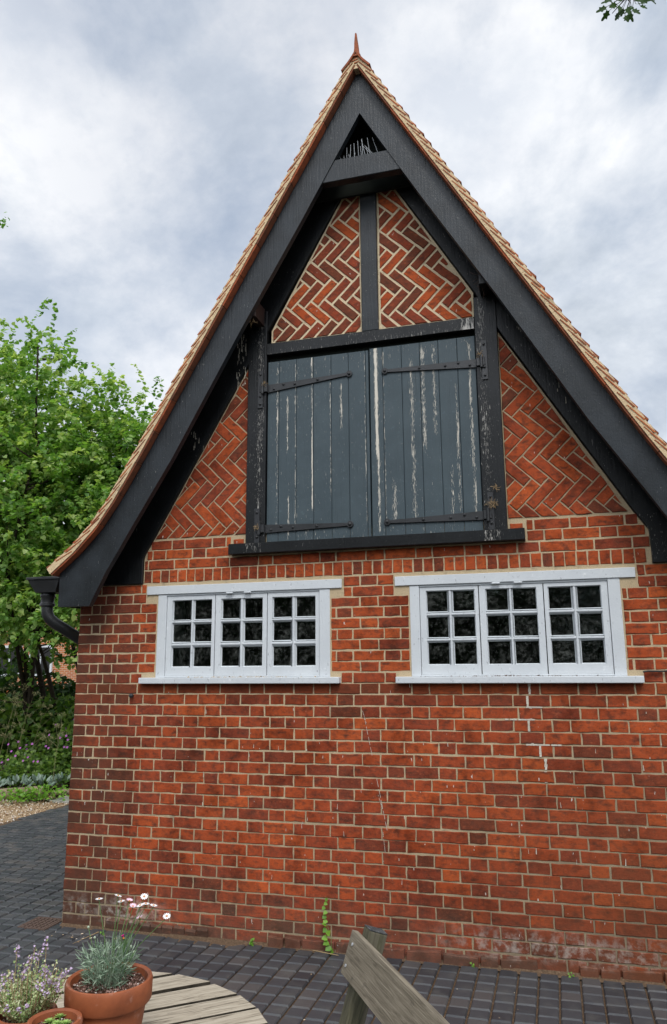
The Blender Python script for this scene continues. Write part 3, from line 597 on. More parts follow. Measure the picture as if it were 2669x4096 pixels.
# roof profile: (distance from ridge line, height) of the line where the barge board meets the tiles
PROF = [(0, 6.15), (.55, 5.193), (1.1, 4.236), (1.659, 3.263), (1.747, 3.113), (1.850, 2.945), (1.985, 2.755), (2.160, 2.575), (2.345, 2.425)]
def prof_at(s_):
    """arc length from the eaves upwards -> point, tangent (up slope), outward normal; d measured from ridge"""
    P = PROF[::-1]; acc = 0
    for i in range(len(P)-1):
        a_, b_ = Vector(P[i]), Vector(P[i+1]); L = (b_-a_).length
        if s_ <= acc+L or i == len(P)-2:
            t = (b_-a_)/L; return a_+t*(s_-acc), t, Vector((-t.y, t.x))*-1
        acc += L
PLEN = sum((Vector(PROF[i+1])-Vector(PROF[i])).length for i in range(len(PROF)-1))
roofs = []
for sg in (-1, 1):
    mb = MB()
    def W3(s_, off, y):
        p, t, n = prof_at(s_); q = p+n*off; return (X0+sg*q.x, y, q.y)
    def slab(s0, s1, o0a, o1a, o0b, o1b, y0, y1, mi, tone):
        v = [W3(s0, o0a, y0), W3(s1, o0b, y0), W3(s1, o0b, y1), W3(s0, o0a, y1), W3(s0, o1a, y0), W3(s1, o1b, y0), W3(s1, o1b, y1), W3(s0, o1a, y1)]
        fs = [(0, 3, 2, 1), (4, 5, 6, 7), (0, 1, 5, 4), (1, 2, 6, 5), (2, 3, 7, 6), (3, 0, 4, 7)]
        if sg < 0: fs = [f[::-1] for f in fs]
        mb.add(v, fs, mi, tone)
    # deck
    s_ = 0
    while s_ < PLEN-.01:
        e_ = min(PLEN, s_+.1); slab(s_, e_, .002, .016, .002, .016, -.19, 6.15, 1, .1); s_ = e_
    nrow = int(PLEN/.1)
    for i in range(nrow+1):
        s0 = i*.1-.02; s1 = min(s0+.255, PLEN)
        if s1-s0 < .08: continue
        k = 0; y = -.314; off = (i % 2)*.08
        sv = s0+.012; se = min(s1, sv+random.uniform(.13, .17))
        if i > 0 and se-sv > .05: slab(sv, se, .052, .061, .026, .031, -.3275-random.uniform(0, .002), -.31, 0, random.uniform(.55, 1))
        while y < 6.2:
            wdt = (.165 if not (k == 0 and i % 2) else .085); y1 = min(6.2, y+wdt-.003)
            jz = random.uniform(-.0025, .0025); yy = y+(random.uniform(-.006, .004) if k == 0 else 0)
            tn_ = random.uniform(.45, .95) if k == 0 else random.uniform(.12, .5)
            s0p = max(s0, -.02) + random.uniform(-.004, .004)
            slab(max(s0p, 0.0), s1, .063+jz*1.6, .077+jz*1.6, .022, .034, yy, y1, 0, tn_)
            y += wdt; k += 1
    roof = mb.build('roof_slope', [M['tile'], M['edge']], B); tag(roof)
    roofs.append(roof)
    # undercloak tiles and bedding mortar at the verge
    mb = MB(); s_ = 0
    while s_ < PLEN-.02:
        e_ = min(PLEN, s_+.262); n_ = 4
        for q in range(n_):
            a_, b_ = s_+(e_-s_-.004)*q/n_, s_+(e_-s_-.004)*(q+1)/n_; slab(a_, b_, 0, .013, 0, .013, -.318+random.uniform(-.001, .001), -.20, 0, .50+.0*q+random.uniform(-.02, .02)+(.25 if int(s_*37) % 3 == 0 else 0))
        s_ = e_
    mb.build('verge_undercloak', M['tile'], roof)
    mb = MB(); s_ = 0
    while s_ < PLEN-.01:
        e_ = min(PLEN, s_+.05); j1 = random.uniform(-.003, .003)
        slab(s_, e_, .0135, .063+j1, .0135, .063+j1, -.325+random.uniform(-.0015, .0015), -.18, 0, .5); s_ = e_
    mb.build('verge_mortar', M['verge_mortar'], roof)
    # soffit boards
    mb = MB(); s_ = .15
    while s_ < PLEN-.01:
        e_ = min(PLEN, s_+.15); slab(s_, e_, -.018, -.001, -.018, -.001, -.215, .05, 0, .5); s_ = e_
    mb.build('soffit', M['wallblack'], roof)
# ridge tiles and finial
mb = MB()
y = -.335
while y < 6.1:
    y1 = y+.30; tn_ = random.uniform(.5, .75)
    o = [(-.112, 6.118), (-.06, 6.178), (0, 6.262), (.06, 6.178), (.112, 6.118)]; i_ = [(-.098, 6.112), (-.05, 6.165), (0, 6.245), (.05, 6.165), (.098, 6.112)]
    v = [(X0+a_, y, b_) for a_, b_ in o+i_]+[(X0+a_, y1-.006, b_) for a_, b_ in o+i_]
    fs = []
    for k in range(4): fs += [(k, k+10, k+11, k+1), (k+5, k+6, k+16, k+15), (k, k+1, k+6, k+5), (k+10, k+15, k+16, k+11)]
    fs += [(0, 5, 15, 10), (4, 14, 19, 9)]; mb.add(v, fs, 0, tn_); y = y1
mb.prism([(X0-.09, 6.125), (X0, 6.118), (X0+.09, 6.125), (X0, 6.244)], -.318, -.20, 1, .5, 0, 0)
for (dx, z_, w_, an) in ((-.005, 6.215, .03, .3), (-.01, 6.190, .05, .25), (.005, 6.168, .035, .2), (-.055, 6.15, .05, 1.0), (.06, 6.15, .045, -1.0)):
    c_, s2 = math.cos(an), math.sin(an); mb.prism([(X0+dx+a_*c_-b_*s2, z_+a_*s2+b_*c_) for a_, b_ in ((-w_/2, -.004), (w_/2, -.004), (w_/2, .004), (-w_/2, .004))], -.324, -.25, 0, .9)
ridge = mb.build('ridge_tiles', [M['tile'], M['verge_mortar']], roofs[0])
mb = MB(); pts = [(6.215, .036, .045, 0), (6.24, .026, .04, 0), (6.265, .019, .03, 0), (6.30, .0145, .024, -.002), (6.35, .0125, .020, -.004), (6.40, .009, .013, -.006), (6.446, .0055, .007, -.007), (6.452, .0035, .004, -.007)]
v = []; 
for z_, hw, hd, ox in pts: v += [(X0+.004+ox-hw, -.29-hd, z_), (X0+.004+ox+hw, -.29-hd, z_), (X0+.004+ox+hw, -.29+hd, z_), (X0+.004+ox-hw, -.29+hd, z_)]
fs = [(i*4+k, i*4+(k+1) % 4, (i+1)*4+(k+1) % 4, (i+1)*4+k) for i in range(len(pts)-1) for k in range(4)]+[(len(pts)*4-4, len(pts)*4-3, len(pts)*4-2, len(pts)*4-1)]
mb.add(v, fs, 0, .60); mb.build('ridge_finial', M['tile'], roofs[0])

# barge boards and collar
OUTB = [(0, 6.15), (1.659, 3.263), (1.747, 3.113), (1.850, 2.945), (1.985, 2.755), (2.160, 2.575), (2.322, 2.443), (2.322, 2.200)]
INB = [(2.062, 2.200), (1.943, 2.437), (1.826, 2.625), (1.731, 2.785), (1.594, 3.005), (1.439, 3.254), (.94, 4.148), (.468, 4.955), (0, 5.784)]
for sg in (-1, 1):
    poly = [(X0+.008+sg*d_, z_) for d_, z_ in OUTB+INB]
    if area(poly) < 0: poly.reverse()
    mb = MB()
    # sweep by segments so the polygon stays simple for shading
    n_ = 26; st_ = []
    def interp(T, z):
        for i in range(len(T)-1):
            (d0, z0_), (d1, z1_) = T[i], T[i+1]
            if z0_ >= z >= z1_: return d0+(d1-d0)*((z0_-z)/(z0_-z1_) if z0_ != z1_ else 0)
        return T[-1][0]
    inn_ = INB[::-1]
    zs = [6.15, 5.784, 5.4, 5.0, 4.6, 4.2, 3.8, 3.5, 3.263, 3.113, 2.945, 2.755, 2.575, 2.443, 2.32, 2.20]
    Lv = []
    for z in zs:
        do = interp(OUTB, z); di = interp(inn_, z) if z < 5.784 else 0.0; Lv.append((do, di, z))
    y0, y1 = -.26, -.21
    vs = []; wr = []
    for do, di, z in Lv:
        for d_ in (do, di):
            for y in (y0, y1): vs.append((X0+.008+sg*d_, y, z)); wr.append(.30)
    fs = []
    for i in range(len(Lv)-1):
        a_ = i*4; b_ = a_+4
        q = [(a_, a_+2, b_+2, b_), (a_+1, b_+1, b_+3, a_+3), (a_, b_, b_+1, a_+1), (a_+2, a_+3, b_+3, b_+2)]
        fs += q if sg > 0 else [f[::-1] for f in q]
    e_ = (len(Lv)-1)*4; f_ = (e_, e_+2, e_+3, e_+1); fs.append(f_ if sg > 0 else f_[::-1])
    fs = [f[::-1] for f in fs]
    mb.add(vs, fs, 0, .5, wr); mb.build('barge_board', M['black'], B, bevel=.004)
mb = MB()
zt_, zb_ = 5.437, 5.262
mb.prism([(X0+.008-.300, zb_), (X0+.008+.300, zb_), (X0+.008+.200, zt_), (X0+.008-.200, zt_)], -.252, -.185, 0, .5, .004, .28); mb.build('collar_beam', M['black'], B)
mb = MB()  # dark boarding behind the collar triangle
mb.prism([(X0-.45, 5.262), (X0+.45, 5.262), (X0+.01, 6.0), (X0-.01, 6.0)], -.045, -.025); mb.build('apex_boarding', M['inside'], B)
def rod(a_, b_, r_=.0016): 
    m_ = MB(); m_.tube([a_, b_], r_, 5); return m_
for (xb, zb2, xt, zt2) in ((-1.300,5.44,-1.325,5.52),(-1.265,5.44,-1.262,5.555),(-1.285,5.44,-1.285,5.49),(-1.238,5.44,-1.232,5.575),(-1.205,5.44,-1.206,5.58),(-1.215,5.44,-1.200,5.50),(-1.172,5.44,-1.178,5.595),(-1.150,5.44,-1.158,5.545),(-1.140,5.44,-1.146,5.605),(-1.118,5.44,-1.150,5.60),(-1.100,5.44,-1.112,5.53),(-1.085,5.44,-1.104,5.605),(-1.055,5.44,-1.135,5.54),(-1.020,5.44,-1.066,5.60),(-1.045,5.44,-1.125,5.545),(-1.24,5.44,-1.247,5.50)):
    rod((xb, -.20, zb2), (xt, -.205, zt2)).build('bird_spike', M['steel'], B)
# purlin ends carrying the overhang
for (x, z) in ((-2.005, 4.37), (-.315, 4.37)):
    sg = -1 if x < X0 else 1; mb = MB(); c_ = math.cos(R(60)); s_ = math.sin(R(60))
    mb.prism([(x+(a_*c_-b_*s_*sg*-1 if False else a_*.9), z+b_) for a_, b_ in ((-.035, -.07), (.035, -.07), (.035, .07), (-.035, .07))], -.212, -.02, 0, .5, .004); mb.build('purlin_end', M['edge'] if sg < 0 else M['wallblack'], B)
# eaves closing boards beside the wall head
for sg in (-1, 1):
    mb = MB(); a_, b_ = sorted((X0+sg*2.318, X0+sg*2.302)); mb.box((a_, -.208, 2.205), (b_, 6.1, 2.43)); mb.build('eaves_board', M['wallblack'], B)

# windows
def window(x0, x1, hx0, hx1, cas, panes, rows, sill):
    W_ = bpy.data.objects.new('window', None); S.collection.objects.link(W_); W_.parent = B; W_.location = Vector((x0, 0, 1.65))-Vector(B.location)
    zb, zt = 1.69, 2.288
    mb = MB()
    mb.box((x0, -.004, zb), (cas[0], .075, zt)); mb.box((cas[-1], -.004, zb), (x1, .075, zt))
    mb.box((hx0, -.012, 2.290), (hx1, .075, 2.352)); mb.box((cas[0], .0, 2.276), (cas[-1], .075, 2.2895)); mb.box((cas[0], .0, 1.691), (cas[-1], .075, 1.702))
    mb.build('window_frame', M['white'], W_, bevel=.0025)
    mb = MB(); mb.box((sill[0], -.052, 1.648), (sill[1], .09, 1.690), 0, .5, .0); mb.build('window_sill', M['white'], W_, bevel=.004)
    for k in range(3):
        a_, b_ = cas[k]+.003, cas[k+1]-.003; p = panes[k]; c0, c1 = 1.703, 2.274; y0, y1 = .006, .045
        mb = MB()
        ow = p[0]-.006, p[3]+.006
        mb.box((a_, y0, c0), (ow[0], y1, c1)); mb.box((ow[1], y0, c0), (b_, y1, c1))
        zr = rows; mb.box((ow[0], y0+.0004, c0), (ow[1], y1, zr[0])); mb.box((ow[0], y0+.0004, zr[5]), (ow[1], y1, c1))
        # glazing bars
        xm0, xm1 = p[1], p[2]
        def bar(ax, az, bx, bz, vert):
            if vert: poly = [(ax, az), (bx, az)]; c_ = (ax+bx)/2; mb.add([(ax, y0+.018, az), (c_-.004, y0+.004, az), (c_+.004, y0+.004, az), (bx, y0+.018, az), (ax, y0+.018, bz), (c_-.004, y0+.004, bz), (c_+.004, y0+.004, bz), (bx, y0+.018, bz)], [(0, 1, 5, 4), (1, 2, 6, 5), (2, 3, 7, 6), (3, 0, 4, 7)])
            else: c_ = (az+bz)/2; mb.add([(ax, y0+.018, az), (ax, y0+.0045, c_-.004), (ax, y0+.0045, c_+.004), (ax, y0+.018, bz), (bx, y0+.018, az), (bx, y0+.0045, c_-.004), (bx, y0+.0045, c_+.004), (bx, y0+.018, bz)], [(0, 4, 5, 1), (1, 5, 6, 2), (2, 6, 7, 3), (3, 7, 4, 0)])
        bar(xm0, zr[0], xm1, zr[5], True)
        for za, zb_ in ((zr[1], zr[2]), (zr[3], zr[4])): bar(ow[0], za, xm0+.008, zb_, False); bar(xm1-.008, za, ow[1], zb_, False)
        # putty bevel round the panes
        for xa, xb in ((ow[0], xm0), (xm1, ow[1])):
            for za, zb_ in ((zr[0], zr[1]), (zr[2], zr[3]), (zr[4], zr[5])):
                q = .005+random.uniform(0, .002); j = lambda: random.uniform(-.0012, .0012)
                o_ = [(xa, y0+.006, za), (xb, y0+.006, za), (xb, y0+.006, zb_), (xa, y0+.006, zb_)]; i2 = [(xa+q+j(), y0+.0195, za+q+j()), (xb-q+j(), y0+.0195, za+q+j()), (xb-q+j(), y0+.0195, zb_-q+j()), (xa+q+j(), y0+.0195, zb_-q+j())]
                mb.add(o_+i2, [(0, 1, 5, 4), (1, 2, 6, 5), (2, 3, 7, 6), (3, 0, 4, 7)])
        mb.build('casement', M['white'], W_, bevel=.0)
        mb = MB(); mb.box((ow[0]-.004, y0+.020, zr[0]-.004), (ow[1]+.004, y0+.023, zr[5]+.004)); mb.build('window_glass', M['glass'], W_)
    n_ = 130; dx_ = np.clip(RNG.normal(size=n_)*.22, -.6, .6)+(x0+x1)/2; P = np.stack([dx_, np.full(n_, -.004)-RNG.random(n_)**3*.03, np.full(n_, 1.6915)], 1)
    db = batch('sill_debris', M['straw'] if x0 < -2 else M['rust'], P, rv(n_)*np.array([1, .4, .25]), rv(n_)*.3+np.array([0, -.5, .8]), .004+RNG.random(n_)*.010, RNG.random(n_), NARROW, LEAFF, W_); db['kind'] = 'stuff'
    for hx in ((cas[1]+.09), (cas[1]+.23)):
        mb = MB(); mb.tube([(hx, -.014, 2.283), (hx+.052, -.014, 2.283)], .006, 8); mb.build('window_hinge', M['white'], W_, True)
    mb = MB(); mb.box((x0+.012, .076, 1.66), (cas[0]+.02, .25, 2.35)); mb.build('window_reveal', M['white'], W_); mb = MB(); mb.box((cas[-1]-.02, .076, 1.66), (x1-.012, .25, 2.35)); mb.build('window_reveal', M['white'], W_)
ROWS = [1.762, 1.907, 1.937, 2.075, 2.098, 2.245]
window(-2.796, -1.476, -2.888, -1.388, [-2.727, -2.339, -1.939, -1.551], [(-2.677, -2.537, -2.511, -2.372), (-2.288, -2.152, -2.121, -1.980), (-1.896, -1.761, -1.731, -1.588)], ROWS, (-2.905, -1.401))
ROWS2 = [1.764, 1.914, 1.938, 2.080, 2.106, 2.251]
window(-.917, .413, -1.016, .508, [-.853, -.461, -.051, .341], [(-.803, -.664, -.637, -.493), (-.412, -.272, -.248, -.100), (-.018, .123, .152, .293)], ROWS2, (-1.017, .502))
# rainwater hopper and pipe at the left eaves
mb = MB()
hx0, hx1, hb0, hb1 = -3.905, -3.62, -3.84, -3.66
mb.hexa([(hb0, -.04, 2.335), (hb1, -.04, 2.335), (hb1, .10, 2.335), (hb0, .10, 2.335), (hx0, -.06, 2.435), (hx1, -.06, 2.435), (hx1, .13, 2.435), (hx0, .13, 2.435)])
mb.hexa([(hx0-.008, -.068, 2.435), (hx1+.006, -.068, 2.435), (hx1+.006, .138, 2.435), (hx0-.008, .138, 2.435), (hx0-.008, -.068, 2.455), (hx1+.006, -.068, 2.455), (hx1+.006, .138, 2.455), (hx0-.008, .138, 2.455)])
hopper = mb.build('rainwater_hopper', M['iron'], B, bevel=.003)
mb = MB(); cx, cy = -3.775, .03
mb.lathe([(.050, 2.335), (.056, 2.325), (.056, 2.308), (.050, 2.30), (.050, 2.262), (.057, 2.256), (.057, 2.238), (.044, 2.228)], (cx, cy, 0), 20)
pts = [(cx, cy, 2.235), (cx+.004, cy, 2.18), (cx+.022, cy+.01, 2.14), (cx+.055, cy+.03, 2.105), (cx+.10, cy+.07, 2.07), (-3.565, .24, 1.965), (-3.53, .30, 1.91), (-3.52, .32, 1.82), (-3.52, .32, .0)]
mb.tube(pts, .044, 18); mb.build('downpipe', M['iron'], hopper, True)
mb = MB()
mb.tube([(-3.60, .17, 2.36), (-3.60, 6.1, 2.36)], .05, 12); mb.build('gutter', M['iron'], B, True)
# nail knob and loose cable on the wall
mb = MB(); mb.lathe([(.008, 0), (.008, .02), (.016, .026), (.016, .036), (.0, .042)], (-2.97, .0, 1.563), 12, axis='y'); mb.build('iron_stud', M['iron'], B, True)
mb = MB(); mb.tube([(.50, -.03, 1.713), (.53, -.028, 1.718), (.60, -.02, 1.716), (.72, -.015, 1.722), (.95, -.015, 1.73), (1.15, -.015, 1.73)], .005, 8); mb.build('cable', M['cable'], B, True)
# birds' nest straw on hinges and purlins
def wisps(name, c, n, r_, mat, parent, rad=.0011):
    mb = MB()
    for _ in range(n):
        d = Vector(rv(1)[0]); p = Vector(c)+Vector(rv(1)[0])*r_*.35; q = p+d*r_*random.uniform(.4, 1.1); m_ = (p+q)/2+Vector(rv(1)[0])*r_*.25
        if max(p.y, m_.y, q.y) > -.03: 
            for v_ in (p, m_, q): v_.y = min(v_.y, -.035)
        mb.tube([p, m_, q], rad, 4, 0, .5, False)
    return mb.build(name, mat, parent)
wisps('nest_straw', (-.345, -.05, 2.80), 40, .045, M['straw'], B); wisps('nest_straw', (-.31, -.06, 2.91), 22, .03, M['straw'], B)
wisps('nest_straw', (-2.0, -.06, 2.74), 26, .035, M['straw'], B); wisps('nest_straw', (-.30, -.12, 4.37), 60, .10, M['rust'], B, .0013); wisps('nest_straw', (-2.02, -.18, 4.30), 34, .06, M['straw'], B)
wisps('nest_straw', (-.37, -.05, 3.86), 16, .03, M['straw'], B); wisps('nest_straw', (-1.96, -.05, 3.83), 16, .03, M['straw'], B)

def ray(zx, zy, z=None, y=None):      # photograph pixel to a point at a real height or depth
    d = (zx-1334.5)/3029.05*rr-(zy-2048)/3029.05*uu+fw; t = (z-CAM.z)/d.z if z is not None else (y-CAM.y)/d.y; return CAM+d*t
# ------------------------------------------------------------------ ground
def sheet(name, x0, x1, y0, y1, z, mat, n=1):
    mb = MB(); mb.add([(x0, y0, z), (x1, y0, z), (x1, y1, z), (x0, y1, z)], [(0, 1, 2, 3)]); return tag(mb.build(name, mat), kind='structure')
sheet('ground', -120, 120, -60, 160, -.045, M['earth'])
sheet('paving_bed', -6.4, 5.6, -4.2, 9, -.016, M['sand'])
# blue stable pavers: rows of raised chamfered pads
mb = MB()
def pad(x0, x1, y0, y1, top, tone, skew=0, ch=.011, low=-.009, gap=.0):
    j = [random.uniform(-.0012, .0012) for _ in range(4)]; tz = [top+random.uniform(-.0012, .0012)+t for t in (0, 0, 0, 0)]
    v = [(x0, y0, low), (x1, y0, low), (x1, y1, low), (x0, y1, low), (x0+ch*.6, y0+ch+j[0], tz[0]), (x1-ch*.6, y0+ch+j[1], tz[1]), (x1-ch*.6, y1-ch+j[2], tz[2]), (x0+ch*.6, y1-ch+j[3], tz[3])]
    mb.add(v, [(4, 5, 6, 7), (0, 1, 5, 4), (1, 2, 6, 5), (2, 3, 7, 6), (3, 0, 4, 7)], 0, tone)
px = .1145; xs0 = -.781-30*px
for i in range(-1, 90):
    x = xs0+i*px
    if x < -4.36 or x > 5.4: continue
    off = random.uniform(0, .1); y = (-.02 if x < 1.17 else 7.5) if x > -3.5 else 1.041; tilt = random.uniform(-.002, .002)
    if x > -3.5: y -= random.uniform(0, .02)
    while y > -4.0:
        h_ = .115; g = .005 if x > -2.4 else .0035
        pad(x+g, x+px-g, y-h_+.0008, y-.0008, tilt+random.uniform(-.001, .001)-(.0 if x > -3.6 else 0), random.choice([.2, .35, .5, .55, .6, .7, .92]), low=-.009); y -= h_
# side yard: the same pavers laid lengthwise
y = 8.6
while y > -4.0:
    x = -4.332 if y-.108 < 1.035 else -3.47-random.uniform(0, .1)
    while x > -6.33:
        L = .118; edge = -6.35+.02*math.sin(y*3)
        if x-L > edge: pad(x-L+.003, x-.003, y-.108+.002, y-.002, random.uniform(-.003, .001), random.choice([.3, .4, .5, .6, .7, .8, .95]), ch=.008, low=-.009)
        x -= L
    y -= .108
tag(mb.build('block_paving', M['paver']), kind='structure')
# sand and grit gathered at the wall foot
mb = MB(); n = 70; v = []
for i in range(n+1):
    x = -3.45+i*(4.9/n); wd = .02+.02*abs(math.sin(x*5.1))+(.06 if -2.6 < x < -2.1 else 0)+(.02 if x > -.3 else 0)
    v += [(x, -.012, .012), (x, -wd*.6, .003), (x, -wd-.015, -.006)]
mb.add(v, [(i*3+k, i*3+k+1, i*3+k+4, i*3+k+3) for i in range(n) for k in range(2)]); tag(mb.build('sand_drift', M['sand']), 'strip of sand and grit collected along the foot of the brick wall', 'sand', kind='stuff')
# gravel
n = 10500; gx = -6.36-RNG.random(n)*2.6; gy = 1.5+RNG.random(n)*6.0
pos = np.stack([gx, gy, -.03+RNG.random(n)*.028], 1); sz = .010+RNG.random(n)*.014
g_ = batch('gravel', M['gravel'], pos, rv(n), rv(n), np.stack([sz*1.3, sz, sz*.8], 1)*1.25, RNG.random(n), BLOB, BLOBF); tag(g_, 'loose golden gravel between the dark paving and the flower bed', 'gravel', kind='stuff')
a = MT('gravel_bed_sand', .95, .1); n = a.noise(60, 5, .7); a.col(a.ramp(n, [(.3, (.14, .09, .05)), (.55, (.36, .26, .16)), (.75, (.55, .45, .33))])); a.bump(n, 1, .01); M['gbed'] = a.m
sheet('gravel_bed', -9.2, -6.38, 1.0, 7.6, -.028, M['gbed'])
# flower bed soil, a low bank
mb = MB(); nx, ny = 24, 20; v = []
for j in range(ny+1):
    for i in range(nx+1):
        x = -14+i*(11.0/nx)+.0; y = 4.4+j*(9.0/ny)
        v.append((x, y, .0+.28*min(1, max(0, (y-4.9-.45*(x+7.3))/1.6))+.03*math.sin(x*3)*math.cos(y*2.3)-.02))
mb.add(v, [(j*(nx+1)+i, j*(nx+1)+i+1, (j+1)*(nx+1)+i+1, (j+1)*(nx+1)+i) for j in range(ny) for i in range(nx) if not (v[j*(nx+1)+i][0] > -6.45)])
tag(mb.build('flower_bed_soil', M['earth']), kind='structure')
def bank(x, y): return .0+.28*min(1, max(0, (y-4.9-.45*(x+7.3))/1.6))

# drain grate with pavers set round it
G_ = thing('drain_grate', (-3.60, -.03, 0), 'rusty sunken drain grate in the paving at the wall corner', 'drain')
mb = MB()
for (a_, b_, c_, d_) in ((-3.71, -3.49, -.145, -.133), (-3.71, -3.49, .073, .085), (-3.71, -3.698, -.133, .073), (-3.502, -3.49, -.133, .073)): mb.box((a_, c_, -.006), (b_, d_, .006))
mb.build('grate_frame', M['rust'], G_)
mb = MB(); mb.box((-3.698, -.133, -.004), (-3.502, .073, -.0005), 1)
for i in range(6):
    for j in range(6): mb.box((-3.694+i*.033, -.129+j*.034, -.0005), (-3.694+i*.033+.022, -.129+j*.034+.024, .0065))
mb.build('grate_plate', [M['rust'], M['cable']], G_)

# logs and a cover plate at the bed edge
def logt(a_, b_, r_, label):
    mb = MB(); a_ = Vector(a_); b_ = Vector(b_); n_ = 9
    mb.tube([a_+(b_-a_)*i/n_+Vector((0, 0, random.uniform(-.01, .01))) for i in range(n_+1)], [r_*random.uniform(.9, 1.08) for _ in range(n_+1)], 14, wear=0)
    return tag(mb.build('log', M['logbark'], None, True), label, 'log', 'logs edging the flower bed')
logt((-8.3, 4.05, .06), (-7.05, 4.62, .06), .075, 'long thick bark-stripped log edging the flower bed behind the gravel')
logt((-6.98, 4.72, .04), (-6.75, 4.9, .04), .045, 'short pale log stub right of the long log')
mb = MB(); mb.box((-6.72, 4.98, -.02), (-6.35, 5.12, .05)); tag(mb.build('concrete_kerb', M['concrete'], None, bevel=.01), 'short pale concrete kerb behind the grey cover plate', 'kerb')
mb = MB(); mb.box((-6.75, 4.35, -.02), (-6.30, 4.75, .006)); tag(mb.build('cover_plate', M['concrete'], None, bevel=.004), 'flat grey cover plate in the ground at the edge of the paving', 'cover plate')
# ------------------------------------------------------------------ vegetation
def tree(name, base, lean, crown, nleaf, stems, label, group, leaf=.075, mat='lime', trunk_r=.05):
    """crown: list of (centre, radii); stems grow from the base, twigs fill the crown, leaves hang on twigs"""
    T = thing(name, base, label, 'tree', group); mb = MB(); base = Vector(base)
    for k in range(stems):
        c_, r_ = crown[k % len(crown)]; c_ = Vector(c_); a_ = base+Vector((random.uniform(-.75, .75), random.uniform(-.5, .5), 0)) if stems > 1 else base
        e_ = c_+Vector((random.uniform(-.5, .5)*r_[0], random.uniform(-.5, .5)*r_[1], random.uniform(.1, .7)*r_[2])); pts = []
        for i in range(9):
            t = i/8; p = a_.lerp(e_, t); p.z = a_.z+(e_.z-a_.z)*t; p += Vector((math.sin(t*5+k)*.07, math.cos(t*4+k*2)*.07, 0))*t; pts.append(p)
        rad = [trunk_r*(1-.85*i/8)*random.uniform(.8, 1.1)+.006 for i in range(9)]; mb.tube(pts, rad, 7)
        for b in range(9):
            t = random.uniform(.3, .98); p = a_.lerp(e_, t); q = p+Vector((random.uniform(-1, 1)*r_[0], random.uniform(-1, 1)*r_[1], random.uniform(.1, .8)*r_[2]))*.6
            mb.tube([p, p.lerp(q, .5)+Vector((0, 0, -.05)), q], [.018, .011, .004], 5)
    mb.build('trunk', M['bark'], T, True)
    vol = [r_[0]*r_[1]*r_[2] for c_, r_ in crown]; tot = sum(vol); P = []; Tn = []; Tw = []
    per = 20
    for (c_, r_), v_ in zip(crown, vol):
        n_ = int(nleaf*v_/tot/per); d = rv(n_); rad = RNG.random(n_)**(.42); 
        f = 1+.16*np.sin(d[:, 0]*7+c_[0])*np.sin(d[:, 2]*6+c_[1])+.10*np.sin(d[:, 1]*13)
        o = np.array(c_)+d*np.array(r_)*(rad*f)[:, None]
        tw = d*.7+rv(n_)*.6+np.array([0, 0, .15]); tw /= np.linalg.norm(tw, axis=1)[:, None]; ln = .22+RNG.random(n_)*.40; bright = RNG.random(n_)
        for i in range(per):
            t = (i+RNG.random(n_))/per; q = o+tw*(ln*t)[:, None]+rv(n_)*.035; q[:, 2] -= .10*t*t
            P.append(q); Tw.append(tw); Tn.append(np.clip(.30+.42*bright+RNG.random(n_)*.35+.1*t, 0, 1)*np.where(RNG.random(n_) < .04, 1.3, 1))
    P = np.concatenate(P); Tw = np.concatenate(Tw); Tn = np.clip(np.concatenate(Tn), 0, 1); n_ = len(P)
    keep = P[:, 2] > .15; P, Tw, Tn = P[keep], Tw[keep], Tn[keep]; n_ = len(P)
    tip = Tw*.5+rv(n_)*.7+np.array([0, 0, -.45]); nr = rv(n_)*.6+np.array([0, -.15, 1.0])
    batch('crown', M[mat], P, tip, nr, leaf*(.6+RNG.random(n_)*.6), Tn, LEAF, LEAFF, T)
    return T
GT = 'trees beyond the flower bed'
LT = tree('lime_tree', (-8.6, 6.2, .2), 0, [((-8.6, 5.6, 6.1), (1.25, 1.0, 1.5)), ((-8.3, 5.4, 4.4), (1.7, 1.2, 1.7)), ((-8.2, 5.2, 2.9), (1.5, 1.0, .85)), ((-9.6, 5.9, 5.2), (1.2, 1.3, 2.2))], 42000, 7, 'tallest bright green lime tree at the left edge with many stems', GT, .080)
c_ = ray(2, 897, y=5.6); n_ = 26; P = np.array(list(c_))+RNG.normal(size=(n_, 3))*np.array([.06, .05, .10])
mb = MB(); mb.tube([(-9.8, 5.9, 6.6), (-9.75, 5.7, 7.6), (-9.5, 5.6, 8.4), Vector(c_)+Vector((-.25, 0, -.10)), Vector(c_)+Vector((.02, 0, .08))], [.012, .010, .006, .003, .001], 5); mb.build('limb', M['bark'], LT)
batch('leaf_spray', M['lime'], P, rv(n_)+np.array([.4, 0, -.4]), rv(n_)+np.array([0, -.6, .6]), .08*(.6+RNG.random(n_)*.5), .2+RNG.random(n_)*.5, LEAF, LEAFF, LT)
tree('lime_tree', (-7.0, 6.4, .2), 0, [((-6.95, 6.0, 5.3), (.95, .9, 1.4)), ((-6.75, 5.8, 4.2), (1.15, .9, 1.4)), ((-6.9, 5.3, 2.7), (1.0, .8, .65)), ((-6.3, 5.6, 3.4), (.8, .8, 1.3)), ((-7.6, 5.9, 4.6), (.9, .9, 1.6))], 34000, 6, 'smaller lime tree whose crown meets the left slope of the roof', GT, .076)
tree('lime_tree', (-9.5, 9.5, .2), 0, [((-10.5, 9.3, 5.0), (2.6, 1.3, 2.8)), ((-7.9, 9.5, 4.2), (2.2, 1.2, 2.2)), ((-12.0, 9.0, 3.6), (1.8, 1.2, 2.4))], 24000, 5, 'darker lime tree standing behind the other two', GT, .11, 'shrub')
